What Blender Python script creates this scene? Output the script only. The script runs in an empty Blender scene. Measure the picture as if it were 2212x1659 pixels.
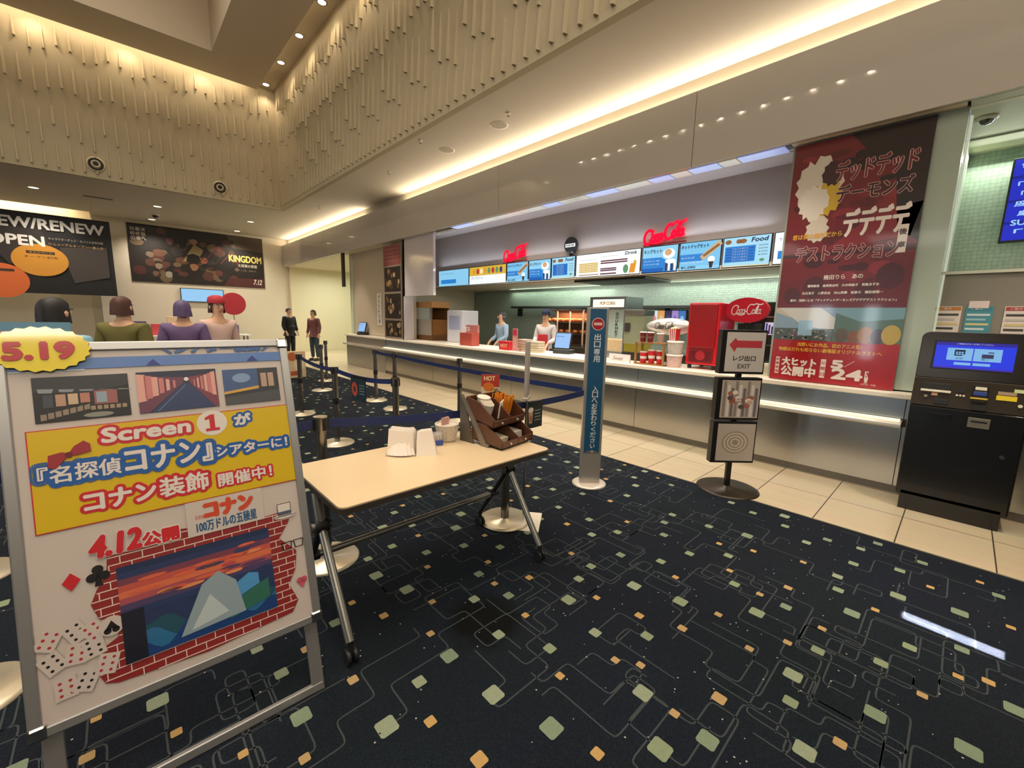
import bpy, bmesh, math, random
from mathutils import Matrix, Vector
random.seed(7)
SC = bpy.context.scene
COL = SC.collection
PI = math.pi

# ------------------------------------------------------------------ camera, world, exposure
H = 1.5                                    # eye height of the photographer
RW = ((0.731, -0.089, 0.677), (-0.682, -0.129, 0.720), (0.023, -0.988, -0.155))   # rows: world X, Y, Z in lens axes
def _cam_basis():
    r = Vector((RW[0][0], RW[1][0], RW[2][0])); d = Vector((RW[0][1], RW[1][1], RW[2][1]))
    r.normalize(); d = (d - r * d.dot(r)).normalized(); f = r.cross(d)
    return r, d, f
CR, CDN, CF = _cam_basis()
FPX = 909.0
cam_d = bpy.data.cameras.new('camera'); cam = bpy.data.objects.new('camera', cam_d); COL.objects.link(cam)
m = Matrix.Identity(4)
for i in range(3):
    m[i][0] = CR[i]; m[i][1] = -CDN[i]; m[i][2] = -CF[i]
m[2][3] = H
cam.matrix_world = m
cam_d.sensor_width = 36; cam_d.sensor_fit = 'HORIZONTAL'; cam_d.lens = 36 * FPX / 2212
cam_d.clip_start = 0.05; cam_d.clip_end = 200
SC.camera = cam
world = bpy.data.worlds.new('world'); SC.world = world; world.use_nodes = True
world.node_tree.nodes['Background'].inputs[0].default_value = (0.80, 0.86, 1.0, 1)
world.node_tree.nodes['Background'].inputs[1].default_value = 0.35
SC.view_settings.view_transform = 'Standard'; SC.view_settings.look = 'None'
SC.view_settings.exposure = 0.0; SC.view_settings.gamma = 1.0
SC.view_settings.use_curve_mapping = False
SC.cycles.max_bounces = 7; SC.cycles.diffuse_bounces = 4; SC.cycles.glossy_bounces = 4
SC.cycles.transmission_bounces = 6; SC.cycles.transparent_max_bounces = 8
SC.cycles.caustics_reflective = False; SC.cycles.caustics_refractive = False
SC.cycles.sample_clamp_indirect = 4.0
SC.cycles.use_denoising = True

def ray(px, py):                           # viewing direction of a photo pixel, for reading positions off the photograph
    return CR * (px - 1106) + CDN * (py - 829.5) + CF * FPX
def hitx(px, py, x):
    d = ray(px, py); t = x / d.x; return d.y * t, H + d.z * t
def hity(px, py, y):
    d = ray(px, py); t = y / d.y; return d.x * t, H + d.z * t
def hitz(px, py, z=0.0):
    d = ray(px, py); t = (z - H) / d.z; return d.x * t, d.y * t

WARM = (1.0, 0.80, 0.54); SOFT = (1.0, 0.89, 0.74); COOL = (0.80, 0.90, 1.0); NEUT = (1.0, 0.93, 0.83)
def area(name, loc, rot, sx, sy, power, color=SOFT, spread=180):
    l = bpy.data.lights.new(name, 'AREA'); l.shape = 'RECTANGLE'; l.size = sx; l.size_y = sy
    l.energy = power; l.color = color; l.spread = math.radians(spread)
    o = bpy.data.objects.new(name, l); COL.objects.link(o); o.location = loc; o.rotation_euler = rot
    return o
def spot(name, loc, power, color=SOFT, angle=90, blend=.6, rot=(0, 0, 0), size=.04):
    l = bpy.data.lights.new(name, 'SPOT'); l.energy = power; l.color = color
    l.spot_size = math.radians(angle); l.spot_blend = blend; l.shadow_soft_size = size
    o = bpy.data.objects.new(name, l); COL.objects.link(o); o.location = loc; o.rotation_euler = rot
    return o
UP = (PI, 0, 0)
# main fill added inside the coffer of the tall hall (large and soft)
area('coffer_fill', (-0.4, 4.2, 8.85), (0, 0, 0), 3.4, 13.0, 420, SOFT, 115)
# unseen fill added behind the photographer to lift the bulkhead, and daylight through the glazed doors far to the left
area('bulkhead_fill', (-.5, -4.2, 4.7), (math.radians(125), 0, 0), 6.0, .4, 330, SOFT)
for dy, dw in ((2.78, .42), (4.53, .75)): area('door_daylight', (-12.85, dy, 1.25), (0, math.radians(-90), 0), 2.2, dw, 130 * dw, COOL)
for lx, ly in ((-8.5, 1), (-8.5, 6), (-8.5, 11)): area('left_fill', (lx, ly, 4.25), (0, 0, 0), 3.0, 3.0, 165, NEUT)  # unseen ceiling fill added on the left to brighten fascia and counters
# cove trough over the snack counter, with the dead stretch of tube near its far end
for i, (y0, y1) in enumerate(((-3.0, 1.5), (1.5, 6.0), (6.0, 9.3), (11.4, 15.0), (15.0, 18.4))):
    area('cove_light', (5.165, (y0 + y1) / 2, 4.05), (0, math.radians(148), 0), .05, y1 - y0, 6.2 * (y1 - y0), (1.0, .86, .64))
area('cove_light', (-4.2, 18.75, 4.62), (0, 0, 0), 7.0, .25, 150, (1.0, .80, .52))
# downlights of the narrow slot round the tall hall: far side hidden above the bulkhead, right side in view
SLOT_Y = [13.135 - 1.35 * k for k in range(12)]
for y in SLOT_Y:
    spot('slot_spot', (3.39, y, 7.22), 26, WARM, 120, .9)
for k in range(6):
    spot('slot_spot', (3.39 - 1.35 * (k + 1), 13.12, 7.22), 22, WARM, 130, .9)
area('slot_strip', (-.6, 13.12, 7.28), (math.radians(12), 0, 0), 7.2, .1, 48, WARM)
area('slot_strip', (3.36, 4.5, 7.28), (0, math.radians(12), 0), .1, 16, 45, WARM)
# downlights of the low ceiling over the queue, the tile floor and the far lobby
for x, y in ((4.3, 9.6), (4.3, 7.3), (4.3, 5.4), (4.3, 3.4), (4.3, 1.4), (4.3, -.6), (4.3, 12.3), (4.3, 15.5)):
    spot('aisle_spot', (x, y, 4.24), 210, SOFT, 62, .5, size=.06)
for x, y in ((-1.13, 15.5), (1.13, 15.6), (3.4, 15.8), (-3.4, 15.5), (-6, 15), (1.13, 17.87), (3.42, 17.9)):
    spot('lobby_spot', (x, y, 4.24), 230, SOFT, 130, .9, size=.06)
# inside the snack shop
area('kitchen_light', (7.2, 4.2, 2.19), (0, math.radians(-20), 0),   .5, 5.5, 85, (.95, 1.0, .90))
area('tile_wash', (7.86, 3.0, 2.225), (0, math.radians(25), 0), .08, 2.4, 8, (.85, 1.0, .78))
area('tile_wash', (7.86, 6.9, 2.225), (0, math.radians(25), 0), .08, 3.2, 16, (.85, 1.0, .78))
area('counter_light', (5.6, 4.3, 3.42), (0, 0, 0), .5, 5.4, 75, NEUT, 110)
area('ticket_wall_wash', (6.45, -.6, 3.2), (0, math.radians(20), 0), .08, 3.4, 55, (.94, 1.0, .80))
area('corridor_light', (6.6, 15.5, 3.1), (0, 0, 0), 1.5, 4.0, 115, (.95, 1.0, .86))
# the narrow sunlit strip on the carpet comes from an added beam lamp
# ------------------------------------------------------------------ helpers
def lin(h):
    h = h.lstrip('#'); c = [int(h[i:i + 2], 16) / 255 for i in (0, 2, 4)]
    return tuple(x / 12.92 if x <= .04045 else ((x + .055) / 1.055) ** 2.4 for x in c)
MATS = {}
def M(hexc, rough=.5, metal=0.0, emit=0.0, coat=0.0, noise=0.0, nscale=20.0, bump=0.0, alpha=1.0, name=None, spec=.5):
    key = (hexc, rough, metal, emit, coat, noise, nscale, bump, alpha, spec)
    if key in MATS: return MATS[key]
    mt = bpy.data.materials.new(name or 'surface_' + hexc.lstrip('#')); mt.use_nodes = True
    nt = mt.node_tree; b = nt.nodes['Principled BSDF']; c = lin(hexc)
    b.inputs['Base Color'].default_value = (*c, 1); b.inputs['Roughness'].default_value = rough
    b.inputs['Metallic'].default_value = metal; b.inputs['Specular IOR Level'].default_value = spec
    if coat: b.inputs['Coat Weight'].default_value = coat; b.inputs['Coat Roughness'].default_value = .06
    if emit:
        b.inputs['Emission Color'].default_value = (*c, 1); b.inputs['Emission Strength'].default_value = emit
        b.inputs['Base Color'].default_value = (*[x * .1 for x in c], 1)
    if alpha < 1: b.inputs['Alpha'].default_value = alpha
    if noise or bump:
        tc = nt.nodes.new('ShaderNodeTexCoord'); n = nt.nodes.new('ShaderNodeTexNoise')
        n.inputs['Scale'].default_value = nscale; n.inputs['Detail'].default_value = 3
        nt.links.new(tc.outputs['Object'], n.inputs['Vector'])
        if noise:
            mx = nt.nodes.new('ShaderNodeMix'); mx.data_type = 'RGBA'
            mx.inputs[6].default_value = (*[x * (1 - noise) for x in c], 1)
            mx.inputs[7].default_value = (*[min(1, x * (1 + noise)) for x in c], 1)
            nt.links.new(n.outputs['Fac'], mx.inputs[0]); nt.links.new(mx.outputs[2], b.inputs['Base Color'])
        if bump:
            bp = nt.nodes.new('ShaderNodeBump'); bp.inputs['Strength'].default_value = bump; bp.inputs['Distance'].default_value = .004
            nt.links.new(n.outputs['Fac'], bp.inputs['Height']); nt.links.new(bp.outputs['Normal'], b.inputs['Normal'])
    MATS[key] = mt
    return mt
def glass(name, hexc='#dfeeea', alpha=.18, rough=.03):
    return M(hexc, rough, alpha=alpha, name=name)

class MB:
    """collects shapes and links them as ONE mesh object"""
    def __init__(s, xf=None): s.v = []; s.f = []; s.m = []; s.mats = []; s.sm = []; s.xf = xf
    def mi(s, mat):
        if mat not in s.mats: s.mats.append(mat)
        return s.mats.index(mat)
    def add(s, vs, fs, mat, smooth=False):
        o = len(s.v); k = s.mi(mat)
        s.v += [tuple(s.xf @ Vector(p)) if s.xf else tuple(p) for p in vs]
        for f in fs: s.f.append(tuple(i + o for i in f)); s.m.append(k); s.sm.append(smooth)
        return s
    def box(s, a, b, mat):
        x0, x1 = sorted((a[0], b[0])); y0, y1 = sorted((a[1], b[1])); z0, z1 = sorted((a[2], b[2]))
        return s.add([(x0, y0, z0), (x1, y0, z0), (x1, y1, z0), (x0, y1, z0), (x0, y0, z1), (x1, y0, z1), (x1, y1, z1), (x0, y1, z1)],
              [(0, 3, 2, 1), (4, 5, 6, 7), (0, 1, 5, 4), (1, 2, 6, 5), (2, 3, 7, 6), (3, 0, 4, 7)], mat)
    def poly(s, pts, mat): return s.add(pts, [tuple(range(len(pts)))], mat)
    def prism(s, pts, vec, mat):                       # extrude a polygon of 3D points by vec
        n = len(pts); q = [tuple(Vector(p) + Vector(vec)) for p in pts]
        fs = [tuple(range(n))[::-1], tuple(range(n, 2 * n))] + [(i, (i + 1) % n, (i + 1) % n + n, i + n) for i in range(n)]
        return s.add(list(pts) + q, fs, mat)
    def cyl(s, p0, p1, r, mat, n=16, r1=None, caps=True, smooth=True):
        p0 = Vector(p0); p1 = Vector(p1); d = (p1 - p0).normalized(); a = d.orthogonal().normalized(); b = d.cross(a)
        r1 = r if r1 is None else r1
        vs = []
        for p, rr in ((p0, r), (p1, r1)):
            vs += [tuple(p + (a * math.cos(2 * PI * i / n) + b * math.sin(2 * PI * i / n)) * rr) for i in range(n)]
        s.add(vs, [(i, (i + 1) % n, (i + 1) % n + n, i + n) for i in range(n)], mat, smooth)
        if caps: s.add(vs, [tuple(range(n))[::-1], tuple(range(n, 2 * n))], mat)
        return s
    def lathe(s, prof, mat, c=(0, 0, 0), n=24, smooth=True, sx=1, sy=1, caps=True):      # prof: (r, z)
        vs = []
        for r, z in prof:
            vs += [(c[0] + r * sx * math.cos(2 * PI * i / n), c[1] + r * sy * math.sin(2 * PI * i / n), c[2] + z) for i in range(n)]
        fs = []
        for j in range(len(prof) - 1):
            fs += [(j * n + i, j * n + (i + 1) % n, (j + 1) * n + (i + 1) % n, (j + 1) * n + i) for i in range(n)]
        s.add(vs, fs, mat, smooth)
        if prof[0][0] > 1e-5 and caps: s.add(vs[:n], [tuple(range(n))[::-1]], mat)
        if prof[-1][0] > 1e-5 and caps: s.add(vs[-n:], [tuple(range(n))], mat)
        return s
    def tube(s, path, r, mat, n=8):
        P = [Vector(p) for p in path]; vs = []; k = len(P)
        up = None
        for i, p in enumerate(P):
            t = ((P[min(i + 1, k - 1)] - P[max(i - 1, 0)])).normalized()
            a = (up - t * up.dot(t)).normalized() if up and (up - t * up.dot(t)).length > 1e-4 else t.orthogonal().normalized()
            up = a; b = t.cross(a)
            rr = r[i] if isinstance(r, (list, tuple)) else r
            vs += [tuple(p + (a * math.cos(2 * PI * j / n) + b * math.sin(2 * PI * j / n)) * rr) for j in range(n)]
        fs = [(i * n + j, i * n + (j + 1) % n, (i + 1) * n + (j + 1) % n, (i + 1) * n + j) for i in range(k - 1) for j in range(n)]
        s.add(vs, fs, mat, True)
        return s.add(vs, [tuple(range(n))[::-1], tuple(range((k - 1) * n, k * n))], mat)
    def ribbon(s, path, h, th, mat):                   # belt: vertical band along a path
        P = [Vector(p) for p in path]; n = len(P)
        t = (P[-1] - P[0]); nn = Vector((-t.y, t.x, 0)).normalized() * th / 2
        vs = []
        for p in P:
            vs += [tuple(p + nn + Vector((0, 0, h / 2))), tuple(p + nn - Vector((0, 0, h / 2))), tuple(p - nn - Vector((0, 0, h / 2))), tuple(p - nn + Vector((0, 0, h / 2)))]
        fs = [(i * 4 + j, i * 4 + (j + 1) % 4, (i + 1) * 4 + (j + 1) % 4, (i + 1) * 4 + j) for i in range(n - 1) for j in range(4)]
        return s.add(vs, fs + [(3, 2, 1, 0), tuple(range(n * 4 - 4, n * 4))], mat)
    # ---- flat print on a panel whose face looks along local -Y; coordinates (x, z), layer lifts a hair towards the viewer
    off = 0.0
    def pt(s, x, z, L): return (x, s.off - .0012 - L * .0007, z)
    def rect(s, x0, z0, x1, z1, mat, L=0): return s.poly([s.pt(x0, z0, L), s.pt(x1, z0, L), s.pt(x1, z1, L), s.pt(x0, z1, L)], mat)
    def shape(s, pts, mat, L=0): return s.poly([s.pt(x, z, L) for x, z in pts], mat)
    def disc(s, x, z, r, mat, L=0, rz=None, n=28, a0=0, a1=2 * PI):
        rz = r if rz is None else rz
        return s.shape([(x + r * math.cos(a0 + (a1 - a0) * i / n), z + rz * math.sin(a0 + (a1 - a0) * i / n)) for i in range(n + (a1 - a0 < 6.2))], mat, L)
    def frame(s, x0, z0, x1, z1, w, mat, L=0):
        s.rect(x0, z0, x1, z0 + w, mat, L); s.rect(x0, z1 - w, x1, z1, mat, L)
        s.rect(x0, z0 + w, x0 + w, z1 - w, mat, L); return s.rect(x1 - w, z0 + w, x1, z1 - w, mat, L)
    def line(s, pts, w, mat, L=0):                     # flat stroke
        for i in range(len(pts) - 1):
            a = Vector(pts[i]); b = Vector(pts[i + 1]); d = b - a
            if d.length < 1e-6: continue
            d.normalize(); nn = Vector((-d.y, d.x)) * w / 2; e = d * w * .45
            s.shape([tuple(a - e - nn), tuple(b + e - nn), tuple(b + e + nn), tuple(a - e + nn)], mat, L)
        return s
    def text(s, t, x0, z0, x1, z1, mat, L=1, bold=0.0, shear=0.0, outline=None, ow=.03):
        vs, fs = glyphs(t)
        if not vs: return s
        ax = min(v[0] for v in vs); bx = max(v[0] for v in vs); az = min(v[1] for v in vs); bz = max(v[1] for v in vs)
        kx = (x1 - x0) / max(bx - ax, 1e-4); kz = (z1 - z0) / max(bz - az, 1e-4)
        base = [(x0 + (v[0] - ax) * kx, z0 + (v[1] - az) * kz) for v in vs]
        if shear: base = [(x + shear * (z - z0), z) for x, z in base]
        def put(r, n, mt, LL):
            for i in range(n):
                dx = r * math.cos(2 * PI * i / n) if r else 0; dz = r * math.sin(2 * PI * i / n) if r else 0
                s.add([s.pt(x + dx, z + dz, LL + i * .02) for x, z in base], fs, mt)
        if outline: put(ow, 20, outline, L); put(ow * .55, 10, outline, L)
        put(0, 1, mat, L + (1 if outline else 0))
        if bold: put(bold, 6, mat, L + (1.2 if outline else .2))
        return s
    def vtext(s, t, xc, ztop, size, pitch, mat, L=1, bold=0.0):
        for i, ch in enumerate(t):
            k = .35 if ch in '。、' else (.8 if ch in 'りくいさ' else 1)
            zc = ztop - pitch * (i + .5)
            s.text(ch, xc - size * k / 2, zc - size * k / 2, xc + size * k / 2, zc + size * k / 2, mat, L, bold)
        return s
    def build(s, name, parent=None, bevel=0.0, seg=2):
        me = bpy.data.meshes.new(name); me.from_pydata(s.v, [], s.f)
        for mt in s.mats: me.materials.append(mt)
        me.polygons.foreach_set('material_index', s.m); me.polygons.foreach_set('use_smooth', s.sm); me.update()
        o = bpy.data.objects.new(name, me); COL.objects.link(o)
        if parent: o.parent = parent
        if bevel:
            b = o.modifiers.new('edge', 'BEVEL'); b.width = bevel; b.segments = seg; b.limit_method = 'ANGLE'; b.angle_limit = math.radians(40)
        return o

_GL = {}
def glyphs(t):
    if t not in _GL:
        c = bpy.data.curves.new('lettering', 'FONT'); c.body = t; c.resolution_u = 3; c.fill_mode = 'FRONT'
        o = bpy.data.objects.new('lettering', c); COL.objects.link(o)
        me = bpy.data.meshes.new_from_object(o)
        _GL[t] = ([(v.co.x, v.co.y) for v in me.vertices], [tuple(p.vertices) for p in me.polygons])
        bpy.data.objects.remove(o); bpy.data.curves.remove(c); bpy.data.meshes.remove(me)
    return _GL[t]
def tag(o, label=None, cat=None, group=None, kind=None):
    if label: o['label'] = label
    if cat: o['category'] = cat
    if group: o['group'] = group
    if kind: o['kind'] = kind
    return o
def thing(name, label, cat, loc=(0, 0, 0), rz=0.0, group=None):
    o = bpy.data.objects.new(name, None); COL.objects.link(o); o.location = loc; o.rotation_euler = (0, 0, rz)
    o.empty_display_size = .1
    return tag(o, label, cat, group)
def struct(mb, name, bevel=0.0): return tag(mb.build(name, None, bevel), kind='structure')
def dup(root, loc, rz=0.0, label=None):
    r = root.copy(); COL.objects.link(r); r.location = loc; r.rotation_euler = (0, 0, rz)
    if label: r['label'] = label
    for ch in [o for o in list(bpy.data.objects) if o.parent == root]:
        c = ch.copy(); COL.objects.link(c); c.parent = r
        for g in [o for o in list(bpy.data.objects) if o.parent == ch]:
            d = g.copy(); COL.objects.link(d); d.parent = c
    return r
FACE_X = -PI / 2                           # turns a thing's front from -Y to -X (towards the hall)

# common materials
WALL = M('#d8cdb8', .7, noise=.03, nscale=3, bump=.05)
CEIL = M('#cdc4b4', .75, noise=.02, nscale=2)
WHITE = M('#e9e6df', .45)
BLACK = M('#101012', .4)
BLACKG = M('#0b0b0d', .18, coat=.5)
STEEL = M('#b9b7b2', .22, 1.0)
CHROME = M('#d8d6d2', .12, 1.0)
ALU = M('#b4b3b1', .35, .85)
NAVY = M('#16295a', .6)
GLASS = glass('clear_glass')
SQUARES = "2.50,1.77,gS;2.50,1.52,gS;2.33,1.62,gS;2.72,1.28,gS;3.07,1.39,gS;3.10,1.12,gS;3.17,0.88,gL;3.55,0.74,gS;3.39,0.57,gS;2.90,1.37,gS;2.62,1.05,gS;2.26,1.34,gS;2.79,0.87,gS;2.39,1.13,gS;2.01,1.39,gS;1.85,1.36,gS;2.04,1.11,gL;2.50,0.73,gS;2.11,0.87,gL;2.33,0.56,gL;2.50,0.47,gS;3.06,0.34,gS;3.31,0.30,gS;2.71,0.22,gL;2.90,0.31,gS;3.09,0.07,gL;3.16,-0.17,gL;3.54,-0.32,gS;3.67,-0.00,gS;3.44,0.09,gS;3.55,0.48,gS;3.76,0.23,gS;1.57,1.04,gS;1.74,0.86,gS;2.26,0.28,gS;2.62,-0.01,gS;2.79,-0.18,gS;2.39,0.07,gS;2.01,0.32,gL;1.44,0.71,gL;1.85,0.29,gS;2.04,0.05,gL;1.28,0.55,gX;1.44,0.45,gL;1.66,0.20,gL;2.11,-0.20,gX;2.49,-0.33,gL;2.69,1.56,oS;2.90,0.97,oS;2.98,0.78,oS;3.08,0.52,oS;2.62,0.80,oS;2.30,0.99,oS;1.79,1.19,oS;1.84,0.96,oM;1.92,0.77,oM;2.16,0.69,oS;2.70,0.51,oM;2.51,0.60,oS;2.45,0.30,oS;2.21,0.39,oS;2.03,0.50,oS;2.84,0.14,oS;3.35,-0.05,oS;3.65,-0.25,oS;3.20,-0.35,oS;1.50,0.88,oS;1.56,0.79,oS;1.65,0.49,oL;1.45,0.58,oS;2.30,-0.07,oS;2.61,-0.26,oM;2.55,-0.17,oS;1.79,0.12,oM;1.10,0.69,oM;1.73,2.96,gS;1.44,2.82,gS;1.27,2.66,gL;1.44,2.56,gS;1.20,2.39,gS;1.56,2.09,gS;1.73,1.92,gS;1.33,2.18,gS;1.66,2.32,gL;0.98,2.16,gL;1.05,1.93,gL;1.44,1.78,gS;1.28,1.62,gS;1.44,1.52,gS;1.21,1.34,gS;0.96,1.39,gL;0.79,1.36,gS;1.33,1.12,gS;1.66,1.28,gL;0.98,1.11,gX;0.60,1.27,gX;0.38,1.52,gL;1.05,0.86,gX;2.72,2.33,gS;2.11,2.97,gS;0.66,1.93,gS;1.64,2.61,oS;1.40,2.40,oS;0.97,2.61,oS;1.25,2.04,oS;1.56,1.84,oS;1.64,1.56,oM;1.45,1.65,oS;1.10,1.75,oS;0.78,2.02,oS;0.86,1.82,oM;0.97,1.56,oS;1.40,1.35,oS;1.25,0.99,oS;0.50,1.85,oM;0.73,1.18,oM;0.78,0.95,oL;0.34,1.35,oS;0.59,1.55,oM;2.03,1.56,oS;1.92,2.87,oS;1.55,2.89,oS;-0.01,1.95,gL;0.38,1.78,gS;-0.20,1.84,oM;0.03,1.75,oS"
# ------------------------------------------------------------------ the setting
XE, XC = 3.86, 5.05                        # carpet edge, counter front
CZ = 4.30                                  # low ceiling
AX, AY = 3.634, 13.35                      # inner faces of the tall hall
AXL, AYN = -4.4, -4.6
ZT, ZB = 7.30, 7.00
FY = 18.6                                  # far wall

def carpet():
    nav = bpy.data.materials.new('carpet_navy'); nav.use_nodes = True; nt = nav.node_tree; b = nt.nodes['Principled BSDF']
    b.inputs['Roughness'].default_value = .95; b.inputs['Specular IOR Level'].default_value = .12
    tc = nt.nodes.new('ShaderNodeTexCoord'); w = nt.nodes.new('ShaderNodeTexVoronoi'); w.inputs['Scale'].default_value = 210
    n = nt.nodes.new('ShaderNodeTexNoise'); n.inputs['Scale'].default_value = 1.3
    r = nt.nodes.new('ShaderNodeValToRGB'); r.color_ramp.elements[0].color = (*lin('#11151e'), 1); r.color_ramp.elements[1].color = (*lin('#20262f'), 1)
    r.color_ramp.elements[0].position = .15; r.color_ramp.elements[1].position = .75
    mx = nt.nodes.new('ShaderNodeMix'); mx.data_type = 'RGBA'; mx.blend_type = 'MULTIPLY'; mx.inputs[0].default_value = .35
    nt.links.new(tc.outputs['Object'], w.inputs['Vector']); nt.links.new(tc.outputs['Object'], n.inputs['Vector'])
    nt.links.new(w.outputs['Distance'], r.inputs['Fac']); nt.links.new(r.outputs['Color'], mx.inputs[6]); nt.links.new(n.outputs['Color'], mx.inputs[7])
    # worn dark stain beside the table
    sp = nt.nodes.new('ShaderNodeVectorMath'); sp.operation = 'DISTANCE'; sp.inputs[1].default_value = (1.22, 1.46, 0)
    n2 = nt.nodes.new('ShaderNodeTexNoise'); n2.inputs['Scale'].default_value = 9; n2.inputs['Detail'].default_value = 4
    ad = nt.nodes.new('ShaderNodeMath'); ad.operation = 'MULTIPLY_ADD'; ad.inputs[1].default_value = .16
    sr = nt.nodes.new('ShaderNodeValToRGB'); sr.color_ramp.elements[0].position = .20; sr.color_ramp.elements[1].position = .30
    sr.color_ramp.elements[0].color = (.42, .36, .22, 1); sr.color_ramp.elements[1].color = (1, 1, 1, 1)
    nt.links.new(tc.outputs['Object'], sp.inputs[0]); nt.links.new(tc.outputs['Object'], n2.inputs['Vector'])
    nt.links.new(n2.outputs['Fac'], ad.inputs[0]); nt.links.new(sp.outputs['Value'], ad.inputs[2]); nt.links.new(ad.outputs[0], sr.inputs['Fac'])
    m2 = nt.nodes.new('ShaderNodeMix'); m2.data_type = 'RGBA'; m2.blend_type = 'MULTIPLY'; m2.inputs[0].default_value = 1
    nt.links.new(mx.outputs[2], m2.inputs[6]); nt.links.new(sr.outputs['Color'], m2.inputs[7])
    bp = nt.nodes.new('ShaderNodeBump'); bp.inputs['Strength'].default_value = .35; bp.inputs['Distance'].default_value = .002
    nt.links.new(w.outputs['Distance'], bp.inputs['Height']); nt.links.new(bp.outputs['Normal'], b.inputs['Normal'])
    nt.links.new(m2.outputs[2], b.inputs['Base Color'])
    gr = [M('#7f8a70', .95, noise=.12, nscale=60, spec=.1), M('#87917b', .95, noise=.12, nscale=60, spec=.1), M('#76846f', .95, noise=.12, nscale=60, spec=.1)]
    og = [M('#b08f5c', .95, noise=.12, nscale=60, spec=.1), M('#a98d63', .95, noise=.12, nscale=60, spec=.1)]
    ln = M('#3f4448', .95, spec=.1); dot = M('#a9aba4', .95, spec=.1)
    f = MB()
    f.poly([(-13, -9, 0), (XE, -9, 0), (XE, 24, 0), (-13, 24, 0)], nav)
    def sq(x, y, s, mat, z=.0012):
        c = s * .11; a = s / 2
        f.poly([(x - a + c, y - a, z), (x + a - c, y - a, z), (x + a, y - a + c, z), (x + a, y + a - c, z), (x + a - c, y + a, z), (x - a + c, y + a, z), (x - a, y + a - c, z), (x - a, y - a + c, z)], mat)
    SZ = {'gS': .05, 'gL': .066, 'gX': .072, 'oS': .034, 'oM': .040, 'oL': .050}
    pts = []
    for it in SQUARES.split(';'):
        x, y, k = it.split(','); x = float(x); y = float(y); pts.append((x, y))
        sq(x, y, SZ[k], random.choice(gr if k[0] == 'g' else og))
    grid = {}
    for x, y in pts: grid.setdefault((int(x // .25), int(y // .25)), []).append((x, y))
    def free(x, y, d):
        i, j = int(x // .25), int(y // .25)
        return all((x - a) ** 2 + (y - b) ** 2 > d * d for p in (-1, 0, 1) for q in (-1, 0, 1) for a, b in grid.get((i + p, j + q), []))
    def seen(x, y):                                     # stretch where the squares above are read off one by one
        return x > .75 and y < 1.9 - .05 * x and y > (.55 - .35 * (x - 1.0)) and x < 3.5
    for k in range(5200):
        x = random.uniform(-3.6, XE - .05); y = random.uniform(-.6, 12)
        if seen(x, y) or not free(x, y, .17): continue
        grid.setdefault((int(x // .25), int(y // .25)), []).append((x, y))
        if random.random() < .62: sq(x, y, random.choice((.042, .046, .05, .056, .064)), random.choice(gr))
        else: sq(x, y, random.choice((.03, .034, .04)), random.choice(og))
    for k in range(1300):
        x = random.uniform(-1.5, XE - .05); y = random.uniform(-.6, 6); sq(x, y, random.choice((.004, .006)), dot)
    # thin rounded right-angled lines, two crossing families
    def path(pts, w, z):
        P = []
        for i, p in enumerate(pts):
            if 0 < i < len(pts) - 1:
                a = Vector(pts[i - 1]); b = Vector(p); c = Vector(pts[i + 1]); r = min(.03, (a - b).length * .4, (c - b).length * .4)
                d0 = (a - b).normalized() * r; d1 = (c - b).normalized() * r
                P += [b + d0, b + d0 * .35 + d1 * .12, b + d0 * .12 + d1 * .35, b + d1]
            else: P.append(Vector(p))
        vs = []
        for i, p in enumerate(P):
            t = (P[min(i + 1, len(P) - 1)] - P[max(i - 1, 0)]).normalized(); nn = Vector((-t.y, t.x)) * w / 2
            vs += [(p.x + nn.x, p.y + nn.y, z), (p.x - nn.x, p.y - nn.y, z)]
        f.add(vs, [(2 * i, 2 * i + 1, 2 * i + 3, 2 * i + 2) for i in range(len(P) - 1)], ln)
    for k in range(360):
        x = random.uniform(-2.5, XE - .1); y = random.uniform(-.6, 9 if k < 260 else 3.2); hor = random.random() < .5; pts = [(x, y)]
        for q in range(random.randint(5, 11)):
            s = random.choice((.07, .11, .16, .22, .3)) * random.choice((-1, 1, 1))
            if hor: x = min(XE - .02, x + s)
            else: y += s
            hor = not hor
            if (x - pts[-1][0]) ** 2 + (y - pts[-1][1]) ** 2 > .002: pts.append((x, y))
        if len(pts) > 2: path(pts, .0065, .0006)
    struct(f, 'floor')
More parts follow.
